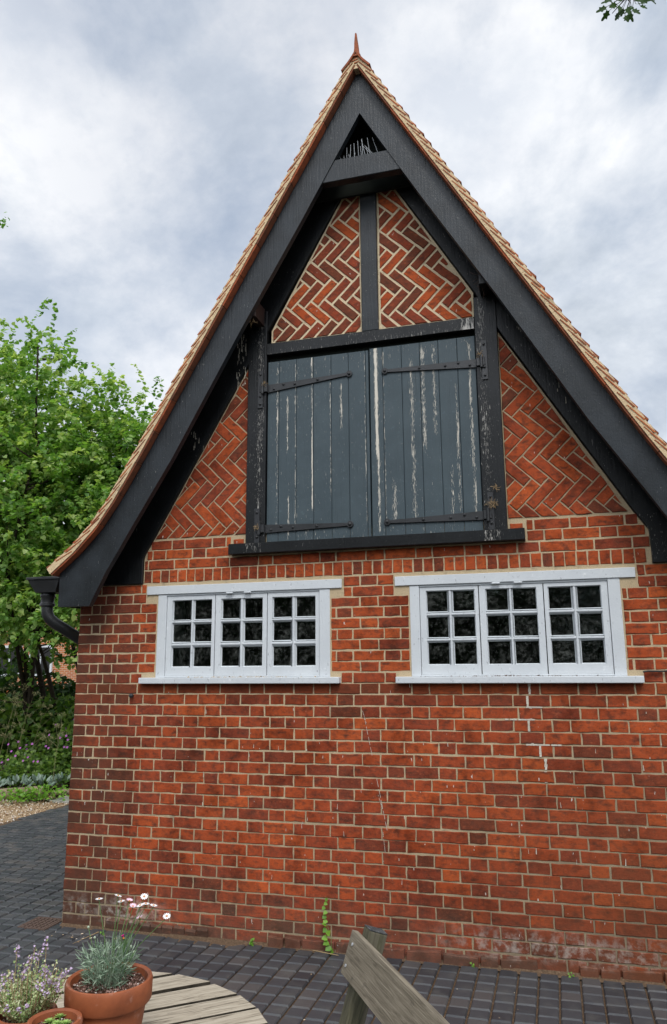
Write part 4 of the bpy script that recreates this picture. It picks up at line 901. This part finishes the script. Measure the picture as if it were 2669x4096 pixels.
# dark woodland shrubs under the trees
def shrub(name, base, r_, n_, leaf, mat, label, group, cat='shrub', tone=(0, .6), stem=True):
    T = thing(name, base, label, cat, group); d = rv(n_); rad = RNG.random(n_)**.45
    f = 1+.2*np.sin(d[:, 0]*6+base[0]*3)*np.cos(d[:, 2]*5+base[1])
    P = np.array(base)+np.array([0, 0, r_[2]*.85])+d*np.array(r_)*(rad*f)[:, None]; P = P[P[:, 2] > base[2]+.02]; n_ = len(P)
    tip = rv(n_)*.8+np.array([0, -.1, -.1]); nr = rv(n_)*.7+np.array([0, -.2, .9])
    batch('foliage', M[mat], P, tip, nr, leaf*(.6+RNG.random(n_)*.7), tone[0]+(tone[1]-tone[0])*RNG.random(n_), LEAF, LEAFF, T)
    if stem:
        mb = MB()
        for k in range(7):
            a_ = Vector(base)+Vector((random.uniform(-.15, .15), random.uniform(-.15, .15), 0)); e_ = Vector(base)+Vector((random.uniform(-.8, .8)*r_[0], random.uniform(-.6, .6)*r_[1], random.uniform(.7, 1.5)*r_[2])); mb.tube([a_, a_.lerp(e_, .5), e_], [.012, .008, .003], 5)
        mb.build('stem', M['bark'], T)
    return T
GS = 'shrubs in the shade below the trees'
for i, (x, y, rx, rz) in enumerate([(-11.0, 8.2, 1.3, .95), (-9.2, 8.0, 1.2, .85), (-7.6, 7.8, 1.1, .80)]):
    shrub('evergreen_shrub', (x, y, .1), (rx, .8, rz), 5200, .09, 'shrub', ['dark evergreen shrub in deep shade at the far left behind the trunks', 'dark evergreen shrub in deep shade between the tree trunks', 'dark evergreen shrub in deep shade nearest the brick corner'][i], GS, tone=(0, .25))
for i, (x, y, rx, rz) in enumerate([(-9.3, 6.4, .9, .62), (-8.0, 6.3, .85, .60), (-7.1, 6.0, .65, .60)]):
    shrub('bramble_shrub', (x, y, .22), (rx, .55, rz), 2400, .085, 'shrub', ['broad-leaved bramble at the left of the bed beside the dry stalks', 'broad-leaved bramble in the middle of the bed', 'broad-leaved bramble at the right of the bed beside the wall'][i], GS, tone=(.4, 1))
shrub('elder_sapling', (-6.35, 5.3, .1), (.30, .25, .95), 420, .075, 'lime', 'slim leafy sapling close beside the brick wall corner', None, tone=(.2, .7))
n_ = 9500; bx = -17+RNG.random(n_)*34; hz = 5.6+1.3*np.sin(bx*.55)+.8*np.sin(bx*1.7+1); P = np.stack([bx, -15.5+RNG.random(n_)*2.5, RNG.random(n_)**.8*hz], 1)
o = batch('unseen_tree_belt', M['shrub'], P, rv(n_)+np.array([0, 0, -.2]), rv(n_)+np.array([0, .4, .6]), .35+RNG.random(n_)*.3, RNG.random(n_)*.6, LEAF, LEAFF); tag(o, 'unseen belt of trees added behind the camera, mirrored dark in the window glass', 'trees', kind='stuff')  # unseen trees, added behind the camera to darken the reflections
# geraniums with purple flowers
PET = [(0,0,0),(-.32,.5,.05),(-.2,.95,.1),(.2,.95,.1),(.32,.5,.05)]; PETF = [(0,4,3,2,1)]
def geranium(base, rx, rz, nl, nf, label):
    T = thing('geranium_plant', base, label, 'plant', 'purple geraniums in the bed'); d = rv(nl); P = np.array(base)+np.abs(d)*np.array([0, 0, rz])*RNG.random(nl)[:, None]*1.1+d*np.array([rx, .3, 0])
    batch('foliage', M['shrub'], P, rv(nl)+np.array([0, -.2, 0]), rv(nl)*.5+np.array([0, -.4, 1]), .06*(.6+RNG.random(nl)*.6), .5+RNG.random(nl)*.5, LOBED, LOBF, T)
    mb = MB()
    for k in range(nf):
        fx = base[0]+random.uniform(-1, 1)*rx; fy = base[1]-random.uniform(.05, .35); fz = base[2]+rz*random.uniform(.55, 1.35); c_ = np.array([fx, fy, fz])
        an = np.arange(5)*2*math.pi/5; up = np.array([random.uniform(-.3, .3), -.8, .5]); up /= np.linalg.norm(up); e1 = np.cross(up, [0, 0, 1.]); e1 /= np.linalg.norm(e1); e2 = np.cross(up, e1)
        tp = np.cos(an)[:, None]*e1+np.sin(an)[:, None]*e2+up*.25
        batch('flower', M['purple'], np.tile(c_, (5, 1)), tp, np.tile(up, (5, 1)), np.full(5, .021), np.full(5, .5), PET, PETF, T)
        mb.tube([(fx, fy+.01, fz), (fx+random.uniform(-.03, .03), fy+.05, fz-.12), (fx*.5+base[0]*.5, base[1], base[2])], .0018, 4)
    mb.build('stem', M['stem'], T)
for i, (x, y, z, rx, rz, nf) in enumerate([(-8.25, 5.1, .12, .42, .42, 7), (-7.75, 5.15, .1, .36, .45, 8), (-7.25, 5.35, .12, .36, .50, 7), (-6.9, 5.55, .1, .34, .58, 9), (-8.0, 5.7, .22, .5, .55, 4), (-7.2, 5.9, .25, .4, .55, 6)]):
    geranium((x, y, z), rx, rz, 520, nf, ['purple geranium at the left edge behind the long log', 'purple geranium second from the left behind the log', 'purple geranium in the middle of the bed front', 'tall purple geranium beside the brick corner', 'purple geranium further back under the dry stalks', 'purple geranium further back near the bramble'][i])
# lamb's ear
for i, (x, y) in enumerate([(-8.15, 4.40), (-7.85, 4.52), (-7.55, 4.70), (-7.28, 4.82), (-7.02, 5.02), (-6.75, 5.20), (-6.52, 5.30), (-8.45, 4.3)]):
    T = thing('lambs_ear_plant', (x, y, .05), ['second clump of grey felted lamb\'s ear from the left', 'third clump of grey felted lamb\'s ear from the left', 'fourth clump of grey felted lamb\'s ear from the left', 'middle clump of grey felted lamb\'s ear above the log end', 'grey felted lamb\'s ear right of the middle clump', 'grey felted lamb\'s ear clump above the concrete kerb', 'rightmost grey felted lamb\'s ear clump at the wall corner', 'leftmost clump of grey felted lamb\'s ear behind the log'][i], 'plant', 'grey lamb\'s ear clumps along the bed edge')
    n_ = 46; d = rv(n_); d[:, 2] = np.abs(d[:, 2])*.9+.15; P = np.array([x, y, .09])+d*np.array([.17, .12, .10])
    batch('foliage', M['lamb'], P, d+np.array([0, -.1, .3]), rv(n_)*.3+np.array([0, -.7, .7]), np.stack([np.full(n_, .035), .08+RNG.random(n_)*.03, np.full(n_, .05)], 1), RNG.random(n_), NARROW, LEAFF, T)
# dry umbel stalks
for i, (x, y, h_, lean) in enumerate([(-8.6, 5.0, 1.15, .35), (-8.3, 5.1, 1.25, .30), (-8.05, 5.2, 1.2, .25), (-7.85, 5.25, 1.0, .3), (-8.45, 5.5, 1.35, .2), (-7.15, 4.95, .95, .18), (-7.0, 5.9, 1.3, .05)]):
    T = thing('cow_parsley_stalk', (x, y, .05), ['leftmost dry seeded umbel stalk leaning right', 'second dry seeded umbel stalk from the left', 'third dry seeded umbel stalk from the left', 'shorter dry umbel stalk right of the leaning group', 'dry umbel stalk standing behind the leaning group', 'single forked dry stalk in front of the geraniums', 'dry umbel stalk close to the brick corner'][i], 'plant', 'dry umbel stalks in the bed')
    mb = MB(); heads = []; top = Vector((x+lean*h_, y-.1, .05+h_)); b_ = Vector((x, y, .05)); mb.tube([b_, b_.lerp(top, .5)+Vector((-.02, 0, .02)), top], [.0055, .004, .002], 5)
    for k in range(7):
        t = random.uniform(.45, 1); p = b_.lerp(top, t); q = p+Vector((random.uniform(-.24, .26), random.uniform(-.12, .1), random.uniform(.06, .26))); mb.tube([p, q], [.0028, .0014], 4)
        for r_ in range(7): e_ = q+Vector((random.uniform(-.06, .06), random.uniform(-.04, .04), random.uniform(.01, .055))); mb.tube([q, e_], .0009, 3); heads.append(e_)
    mb.build('stem', M['grass'], T)
    for hb in range(7):
        P = np.repeat(np.array([list(e_) for e_ in heads[hb*7:hb*7+7]]), 6, 0)+RNG.normal(size=(42, 3))*.010; n_ = len(P)
        batch('seed_head', M['grass'], P, rv(n_), rv(n_), .009+RNG.random(n_)*.006, .3+RNG.random(n_)*.7, LEAF, LEAFF, T)
# low green creeping cover over the log
n_ = 700; P = np.stack([-6.95+RNG.normal(size=n_)*.26, 4.30+RNG.normal(size=n_)*.13+0, .02+RNG.random(n_)*.16], 1); P[:, 1] += (P[:, 0]+6.95)*.45
o = batch('ground_cover', M['weed'], P, rv(n_)+np.array([0, -.3, .3]), rv(n_)*.5+np.array([0, -.3, 1]), .035*(.6+RNG.random(n_)*.7), RNG.random(n_)*.9, LOBED, LOBF); tag(o, 'low bright green creeping plants spilling over the log onto the gravel', 'ground cover', kind='stuff')

# far house behind the trees
H = thing('far_house', (-19.5, 22, 0), 'orange brick house with white windows seen through the tree trunks', 'house')
a = MT('far_brick', .9, .1); bk = a.n('ShaderNodeTexBrick'); mp = a.n('ShaderNodeMapping'); mp.inputs['Rotation'].default_value = (R(90), 0, 0); a.l(a.co, mp.inputs[0]); a.l(mp.outputs[0], bk.inputs['Vector'])
bk.inputs['Scale'].default_value = 1; bk.inputs['Brick Width'].default_value = .225; bk.inputs['Row Height'].default_value = .075; bk.inputs['Mortar Size'].default_value = .008; bk.inputs['Color1'].default_value = (.42, .15, .05, 1); bk.inputs['Color2'].default_value = (.34, .10, .04, 1); bk.inputs['Mortar'].default_value = (.5, .42, .33, 1); a.col(bk.outputs[0]); M['farbrick'] = a.m
mb = MB(); mb.box((-27, 22, 0), (-12, 29, 4.7)); mb.build('wall', M['farbrick'], H)
a = MT('far_roof_tile', .9, .1); n = a.noise(3, 5); a.col(a.ramp(n, [(.3, (.20, .12, .08)), (.7, (.34, .23, .17))])); M['farroof'] = a.m
mb = MB(); v = [(-27.4, 21.5, 4.55), (-11.6, 21.5, 4.55), (-11.6, 25.5, 8.0), (-27.4, 25.5, 8.0), (-27.4, 29.5, 4.55), (-11.6, 29.5, 4.55), (-27.4, 21.5, 4.4), (-11.6, 21.5, 4.4), (-27.4, 29.5, 4.4), (-11.6, 29.5, 4.4)]
mb.add(v, [(0, 1, 3-1, 3), (3, 2, 5, 4), (6, 7, 1, 0), (4, 5, 9, 8), (0, 3, 4, 8, 6), (1, 7, 9, 5, 2), (6, 8, 9, 7)]); mb.build('roof', M['farroof'], H)
for x in (-25.2, -22.3, -20.8, -17.3, -14.8):
    mb = MB(); mb.box((x, 21.93, 1.5), (x+1.1, 21.995, 2.75)); f_ = mb.build('window', M['white'], H); mb = MB()
    for k in (0, 1): mb.box((x+.09+k*.5, 21.915, 1.6), (x+.51+k*.5, 21.925, 2.65))
    mb.build('pane', M['cable'], f_)

# ------------------------------------------------------------------ foreground: table, pots, bench
TC = Vector((-1.36, -2.978)); TR = .555; ang = math.atan2(.646, .763); dv = Vector((math.cos(ang), math.sin(ang))); nv = Vector((-dv.y, dv.x))
TB = thing('garden_table', (TC.x, TC.y, 0), 'round weathered grey slatted wooden garden table carrying the flower pots', 'table')
c0 = TC.dot(nv); lines_ = [-1.115+.1225*k for k in range(-6, 7)]
def polar_slat(mb, a_, b_, top, th, mat=0):
    a2, b2 = max(a_-c0, -TR+.004), min(b_-c0, TR-.004)
    if b2-a2 < .01: return
    h0, h1 = math.sqrt(max(0, TR*TR-a2*a2)), math.sqrt(max(0, TR*TR-b2*b2)); hm = math.sqrt(max(0, TR*TR-((a2+b2)/2)**2))
    left = [(a2, -h0), ((a2+b2)/2, -hm+.004), (b2, -h1)]; right = [(a2, h0), ((a2+b2)/2, hm-.004), (b2, h1)]
    loop = left+right[::-1]; n_ = len(loop); j = random.uniform(-.003, .003)
    vs = []
    for z in (top+j, top-th):
        for o_, l_ in loop: q = TC+nv*o_+dv*l_; vs.append((q.x, q.y, z))
    mb.add(vs, [tuple(range(n_))[::-1], tuple(range(n_, 2*n_))]); k0 = len(mb.v)-len(vs)
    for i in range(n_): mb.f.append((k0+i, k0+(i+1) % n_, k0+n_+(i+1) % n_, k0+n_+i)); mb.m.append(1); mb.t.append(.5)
for a_, b_ in zip(lines_[:-1], lines_[1:]):
    mb = MB(); polar_slat(mb, a_+.0085, b_-.0085, 0, .022)
    if mb.v:
        # local frame aligned with the slat so the grain follows it
        me_v = []
        shl = random.uniform(0, 9)
        for x, y, z in mb.v: p_ = Vector((x, y))-TC; me_v.append((p_.dot(dv), p_.dot(nv), z))
        mb.v = me_v; o = mb.build('table_slat', [M['wood'], M['slat_shade']], None, bevel=.002); o.parent = TB; o.location = (0, 0, .72); o.rotation_euler = (0, 0, ang)
mb = MB()
for s_ in (-.25, .25): 
    q = TC+dv*s_; v_ = [q-dv*.03-nv*.48, q+dv*.03-nv*.48, q+dv*.03+nv*.48, q-dv*.03+nv*.48]; mb.hexa([(p_.x, p_.y, .655) for p_ in v_]+[(p_.x, p_.y, .697) for p_ in v_])
mb.build('table_bearer', M['wood'], TB)
for s_ in (-1, 1):
    for t in (-1, 1):
        q = TC+dv*s_*.25+nv*t*.25; mb = MB(); mb.box((q.x-.03, q.y-.03, -.01), (q.x+.03, q.y+.03, .655)); mb.build('leg', M['wood'], TB)
def pot(c, top, r_, h_, label, band=.05):
    T = thing('terracotta_pot', (c[0], c[1], top-h_), label, 'plant pot', 'terracotta pots on the table'); mb = MB(); rb = r_*.70
    mb.lathe([(0, 0), (rb-.01, 0), (rb, .004), (r_-.012, h_-band-.002), (r_-.002, h_-band), (r_+.002, h_-band+.006), (r_+.003, h_-.008), (r_, h_-.001), (r_-.005, h_), (r_-.011, h_-.004), (r_-.013, h_-.02), (rb-.004, .02), (0, .02)], (c[0], c[1], top-h_), 56)
    mb.build('pot_body', M['terracotta'], T, True)
    mb = MB(); rs = r_-.013; v = [(c[0], c[1], top-.018)]; K = 40; RR = 5
    for q in range(1, RR+1):
        for k in range(K): a_ = 2*math.pi*k/K; v.append((c[0]+rs*q/RR*math.cos(a_), c[1]+rs*q/RR*math.sin(a_), top-.022+random.uniform(-.003, .005)))
    fs = [(0, 1+k, 1+(k+1) % K) for k in range(K)]+[(1+(q-1)*K+k, 1+q*K+k, 1+q*K+(k+1) % K, 1+(q-1)*K+(k+1) % K) for q in range(1, RR) for k in range(K)]
    mb.add(v, fs); so = mb.build('soil', M['soil'], T)
    n_ = int(700*(r_/.115)**2); an = RNG.random(n_)*6.283; rd = np.sqrt(RNG.random(n_))*(rs-.003); P = np.stack([c[0]+rd*np.cos(an), c[1]+rd*np.sin(an), np.full(n_, top-.019)], 1)
    g_ = batch('grit', M['grit'], P, rv(n_), rv(n_), .003+RNG.random(n_)**2*.0065, RNG.random(n_), BLOB, BLOBF, so); g_['kind'] = 'stuff'
    return T
pc = (-1.238, -2.996); pot(pc, .92, .114, .2, 'large terracotta pot with the white daisies', .058)
q1 = ray(165/1.551, 3400+1000/1.551, z=.85); q2 = ray(340/1.551, 3400+1047/1.551, z=.88)
pot((q1.x, q1.y), .85, .078, .13, 'terracotta pot of flowering thyme at the left edge', .035); pot((q2.x, q2.y), .88, .066, .16, 'small bright orange terracotta pot of green succulents', .03)
# daisies in the large pot
T = thing('daisy_plant', (pc[0], pc[1], .90), 'white and pink daisies on long thin stems above grey-green needle foliage', 'plant')
n_ = 1150; an = RNG.random(n_)*6.283; rd = np.sqrt(RNG.random(n_))*.05; base_ = np.stack([pc[0]-.005+rd*np.cos(an), pc[1]+rd*np.sin(an), np.full(n_, .905)], 1)
hh = RNG.random(n_)*.078*(1.25-rd/.06*.4); outw = np.stack([np.cos(an)*rd, np.sin(an)*rd, np.zeros(n_)], 1)
P = base_+outw*(hh*9)[:, None]*.9; P[:, 2] += hh; tip = outw*14+rv(n_)*.75+np.array([0, 0, .55])
batch('foliage', M['silver'], P, tip, rv(n_), np.stack([np.full(n_, .0026), .016+RNG.random(n_)*.018, np.full(n_, .003)], 1), RNG.random(n_), NARROW, LEAFF, T)
mb = MB()
for k in range(46):
    a_ = random.uniform(0, 6.283); r_ = random.uniform(0, .045); e_ = Vector((pc[0]+math.cos(a_)*r_*2.0, pc[1]+math.sin(a_)*r_*2.0, .905+random.uniform(.05, .12))); mb.tube([(pc[0]+math.cos(a_)*r_, pc[1]+math.sin(a_)*r_, .9), e_], .0011, 4)
mb.build('stem', M['silver'], T)
heads = [(615,305,'w'),(733,285,'w'),(752,320,'w'),(895,290,'w'),(870,345,'w'),(905,335,'w'),(953,345,'w'),(1035,412,'w'),(803,318,'p'),(825,352,'p'),(867,425,'p'),(767,548,'m')]
DP = [(0,.18,0),(-.16,.55,.0),(-.13,.95,-.04),(.13,.95,-.04),(.16,.55,.0)]
def flower(c, kind, parent, size=.0112, face=(0, -.12, 1.0)):
    up = np.array(face)+RNG.normal(size=3)*.18; up /= np.linalg.norm(up); e1 = np.cross(up, [1., 0, 0]); e1 /= np.linalg.norm(e1); e2 = np.cross(up, e1); k = 11
    an = np.arange(k)*2*math.pi/k+random.random(); lift = {'w': .12, 'p': .5, 'm': 2.2}[kind]
    tp = np.cos(an)[:, None]*e1+np.sin(an)[:, None]*e2+up*lift
    f_ = batch('flower', M[{'w': 'petal', 'p': 'pinkpetal', 'm': 'magenta'}[kind]], np.tile(np.array(c), (k, 1)), tp, np.tile(up, (k, 1)), np.full(k, size), np.full(k, .5), DP, PETF, parent)
    m_ = MB(); m_.tube([Vector(c)-Vector(up)*.001, Vector(c)+Vector(up)*.0025], [.0032, .002], 8); m_.build('flower_eye', M['eye'], f_)
    m_ = MB(); m_.tube([Vector(c)-Vector(up)*.0055, Vector(c)-Vector(up)*.001], [.0012, .0035], 8); m_.build('sepals', M['stem'], f_); return up
mb = MB()
for i, (zx, zy, k) in enumerate(heads):
    c = ray(zx/1.551, 3400+zy/1.551, y=-2.96+random.uniform(-.04, .04)); up = flower(c, k, T, .0112 if k != 'm' else .010)
    b_ = Vector((pc[0]+(c.x-pc[0])*.25, pc[1]+(c.y-pc[1])*.2, .93)); mid = b_.lerp(c, .45)+Vector(((c.x-pc[0])*-.12, 0, 0)); mb.tube([b_, mid, b_.lerp(c, .8)+Vector(((c.x-pc[0])*-.03, 0, 0)), c-Vector(up)*.005], [.0013, .0011, .0010, .0010], 5)
for (zx, zy) in ((548,480),(588,545),(665,640),(740,610),(700,650),(585,680),(630,670),(758,718),(675,705),(832,635),(812,600)):
    c = ray(zx/1.551, 3400+zy/1.551, y=-2.97); mb.tube([(pc[0]+(c.x-pc[0])*.4, pc[1], .93), c], .0009, 4); mb.lathe([(0, -.004), (.003, -.002), (.0038, .001), (.002, .0035), (0, .004)], tuple(c), 8, 1)
mb.build('flower_stem', [M['stem'], M['bud']], T, True)
# thyme
T = thing('thyme_plant', (q1.x, q1.y, .83), 'bushy variegated thyme with lilac flower spikes in the left pot', 'plant'); mb = MB(); P = []; F = []
for k in range(120):
    a_ = random.uniform(0, 6.283); sp = random.random()**.6; b_ = Vector((q1.x+math.cos(a_)*sp*.03, q1.y+math.sin(a_)*sp*.03, .83)); h_ = random.uniform(.07, .14)*(1.1-sp*.3); e_ = b_+Vector((math.cos(a_)*sp*.085, math.sin(a_)*sp*.085, h_))
    if k in (3, 9, 22, 31): h_ = .2; e_ = b_+Vector(((.02, .03, .045, -.02)[(3, 9, 22, 31).index(k)], 0, (.205, .185, .17, .175)[(3, 9, 22, 31).index(k)]))
    mb.tube([b_, b_.lerp(e_, .5)+Vector((math.cos(a_)*.01, math.sin(a_)*.01, 0)), e_], .0010, 4)
    for q in range(34): t = (q+random.random())/34; P.append(b_.lerp(e_, t)+Vector(rv(1)[0])*.006)
    if k < 34:
        for q in range(16): F.append(b_.lerp(e_, random.uniform(.84, 1.0))+Vector(rv(1)[0])*.005)
mb.build('stem', M['straw'], T); P = np.array([list(p_) for p_ in P]); n_ = len(P)
batch('foliage', M['thyme'], P, rv(n_)+np.array([0, 0, .2]), rv(n_)*.6+np.array([0, -.4, .8]), .0062*(.6+RNG.random(n_)*.6), RNG.random(n_), LEAF, LEAFF, T)
F = np.array([list(p_) for p_ in F]); n_ = len(F); BL_ = batch('blossom', M['lilac'], F, rv(n_), rv(n_), .005+RNG.random(n_)*.003, RNG.random(n_), LEAF, LEAFF, T); BL_['kind'] = 'stuff'
# succulents
GR = 'green succulent rosettes in the small pot'
for i, (zx, zy) in enumerate([(322, 990), (375, 1003), (310, 1035), (355, 1048), (410, 1045), (330, 1070), (382, 1075)]):
    c = ray(zx/1.551, 3400+zy/1.551, z=.877); T = thing('houseleek_rosette', (c.x, c.y, .865), ['topmost left green rosette in the small pot', 'green rosette at the back right of the small pot', 'left-hand green rosette in the small pot', 'central green rosette in the small pot', 'largest green rosette at the right of the small pot', 'lower left green rosette in the small pot', 'lower right green rosette in the small pot'][i], 'succulent', GR)
    n_ = 34; k_ = np.arange(n_); an = k_*2.4; el = .15+1.1*(1-k_/n_); sc = (.3+.7*k_/n_); tip = np.stack([np.cos(an)*np.cos(el), np.sin(an)*np.cos(el), np.sin(el)], 1)
    batch('rosette_leaves', M['succ'], np.tile(np.array([c.x, c.y, .863]), (n_, 1)), tip, -tip*np.array([1, 1, 0])*.5+np.array([0, 0, 1]), np.stack([.008*sc, .016*sc+.003, .01*sc], 1), .3+RNG.random(n_)*.5, NARROW, LEAFF, T)
# bench with weathered backrest board
A0 = Vector((-.790, -2.075, .800)); bd = Vector((.544, -.839, 0)).normalized(); bn = Vector((.839, .544, 0)).normalized(); tl = (Vector((0, 0, 1))+bn*.33).normalized()
BE = thing('wooden_bench', (-.5, -2.5, 0), 'weathered grey wooden bench seen from behind its slanting backrest board', 'bench')
def oriented(name, o_, ax, ay, az, sz, mat, bevel=.003, skew=0.0):
    mb = MB(); v = []
    for k in (0, 1):
        for (i, j) in ((0, 0), (1, 0), (1, 1), (0, 1)): v.append((i*sz[0]-(skew*(1-k) if i == 0 else 0), j*sz[1], k*sz[2]))
    mb.hexa(v); ob = mb.build(name, mat, None, bevel=bevel); ob.parent = BE
    Mx = Matrix(((ax.x, ay.x, az.x, o_.x-BE.location.x), (ax.y, ay.y, az.y, o_.y-BE.location.y), (ax.z, ay.z, az.z, o_.z-BE.location.z), (0, 0, 0, 1))); ob.matrix_local = Mx; return ob
fn = bd.cross(tl).normalized()
if fn.dot(bn) < 0: fn = -fn
oriented('backrest_board', A0-tl*.148, bd, fn, tl, (1.35, .026, .148), M['wood2'], .0025)
mb = MB()
for (u_, w_) in ((.035, .035), (.045, .11)):
    p_ = A0+bd*u_-tl*(.148-w_)-fn*.001; mb.tube([p_, p_-fn*.003], .0055, 10)
sc_ = mb.build('screw', M['steel'], BE)
for s_ in (.035, 1.20):
    pb = A0+bd*s_+fn*.0275; L = .83+.03; oriented('bench_post', pb-tl*(L)+tl*.030, bd, fn, tl, (.062, .072, L), M['postwood'], .004)
    oriented('post_cap', pb+tl*.0305, bd, fn, tl, (.062, .072, .004), M['postcap'], .0015)
for k in range(3):
    o_ = A0-tl*.40-fn*(.10+.125*k)+bd*.05; oriented('seat_board', Vector((o_.x, o_.y, .42)), bd, -bn, Vector((0, 0, 1)), (1.25, .11, .026), M['wood2'])
for s_ in (.1, 1.2):
    o_ = A0-fn*.50+bd*s_; oriented('front_leg', Vector((o_.x, o_.y, .0)), bd, -bn, Vector((0, 0, 1)), (.06, .06, .418), M['postwood'])

# ------------------------------------------------------------------ small things
def weed(base, h_, n_, label, leaf=.03, lean=0):
    T = thing('wall_weed', base, label, 'weed', 'green weeds at the wall foot'); mb = MB(); b_ = Vector(base); P = []; Tp = []
    pts = [b_+Vector((lean*t*h_+.012*math.sin(t*7), -.012-.01*t, h_*t)) for t in (0, .25, .5, .75, 1)]; mb.tube(pts, [.002, .0018, .0015, .001, .0007], 5); mb.build('stem', M['stem'], T)
    for k in range(n_):
        t = (k+.5)/n_; p_ = b_+Vector((lean*t*h_+random.uniform(-.012, .012), -.02, h_*t)); P.append(list(p_)); Tp.append([random.choice([-1, 1])*random.uniform(.3, 1), -.5, random.uniform(-.9, .3)])
    P = np.array(P); batch('foliage', M['weed'], P, np.array(Tp), np.tile([0, -.9, .45], (len(P), 1))+rv(len(P))*.25, leaf*(1.1-.55*np.arange(len(P))/len(P)), RNG.random(len(P)), LEAF, LEAFF, T)
weed((-1.470, -.03, .0), .33, 13, 'tall green weed climbing the brick wall beside the bench post', .040, -.12)
weed((-1.995, -.03, .0), .05, 6, 'small green weed seedling at the wall foot left of the tall one', .026)
weed((-.60, -.03, .0), .03, 4, 'tiny green weed at the wall foot right of the bench board', .016)
weed((-.03, -.03, .0), .03, 4, 'tiny green weed in the plinth joint below the right window', .014)
weed((-3.05, -.10, .0), .025, 5, 'tiny green weed in the paving near the wall corner', .018)
def twig(pts, r_, label):
    mb = MB(); mb.tube(pts, r_, 6); tag(mb.build('twig', M['straw'], None, True), label, 'twig', 'twigs lying on the paving')
pa = ray(220/3.102+220, 3200+1785/3.102, z=.004); pb_ = ray(540/3.102+220, 3200+1640/3.102, z=.006); twig([pa, pa.lerp(pb_, .5)+Vector((.004, 0, .002)), pb_], [.001, .002, .0035], 'dry brown twig on the paving in front of the wall corner')
pa = ray(900+545/1.551, 3500+468/1.551, z=.004); pb_ = ray(900+705/1.551, 3500+500/1.551, z=.006); twig([pa, pa.lerp(pb_, .5), pb_], [.002, .003, .002], 'dry brown twig at the wall foot left of the bench post')
n_ = 150; P = np.stack([-4.5+RNG.random(n_)*5.8, -2.6+RNG.random(n_)*2.55, np.full(n_, .003)], 1); P = np.concatenate([P, np.stack([-3.4+RNG.random(40)*.5, -.12-RNG.random(40)*.12, np.full(40, .003)], 1)]); n_ = len(P)
o = batch('fallen_leaf_litter', M['gravel'], P, rv(n_)*np.array([1, 1, .05]), rv(n_)*.15+np.array([0, 0, 1]), .003+RNG.random(n_)**3*.016, .1+.9*RNG.random(n_), LEAF, LEAFF); tag(o, 'scattered specks of dead leaf and grit on the dark paving', 'litter', kind='stuff')
# overhanging spray of leaves, upper right
T = thing('overhanging_branch', (.9, -2.45, 5.4), 'dark leafy branch tip hanging into the sky at the upper right', 'branch'); mb = MB(); o_ = Vector((.9, -2.45, 5.4)); J = Vector((.40, -2.5, 4.14))
mb.tube([o_, (.66, -2.47, 4.75), (.47, -2.5, 4.27), J, (.345, -2.5, 4.085)], [.012, .007, .004, .0025, .0012], 6); P = []; Tp = []
for (zx, zy, dx, dz) in ((2440,40,-.9,-.9),(2430,25,-1,-.5),(2455,10,-.6,.3),(2475,55,-.5,-1),(2500,60,.2,-1),(2495,30,-.3,-.8),(2515,45,.3,-1),(2530,35,.6,-1),(2545,15,.9,-.5),(2560,20,.9,-.7),(2470,15,-.6,-.4),(2515,5,0,.3),(2490,5,-.3,.4),(2535,0,.5,-.2),(2555,5,.8,.1),(2460,-15,-.7,.2),(2500,-20,0,1),(2540,-25,.4,.5),(2595,-12,.5,-.9),(2600,-25,.9,-.3),(2570,-20,.6,.2),(2520,-40,.1,.8),(2480,20,-.2,-1),(2510,25,.1,-.7),(2450,-5,-1,-.1),(2525,20,.2,-.9),(2484,40,-.5,-.9)):
    c = ray(zx, zy, y=-2.5+random.uniform(-.03, .03)); P.append(list(c)); Tp.append([dx, random.uniform(-.3, .3), dz]); mb.tube([J.lerp(Vector((.44, -2.5, 4.2)), random.random()), c], .0009, 4)
mb.build('twig', M['bark'], T); n_ = len(P); batch('foliage', M['oak'], np.array(P), np.array(Tp), np.tile([.1, -1., .1], (n_, 1))+rv(n_)*.8, np.stack([.024*(.7+RNG.random(n_)*.4), .040*(.7+RNG.random(n_)*.5), np.full(n_, .04)], 1), .1+RNG.random(n_)*.6, LOBED, LOBF, T)
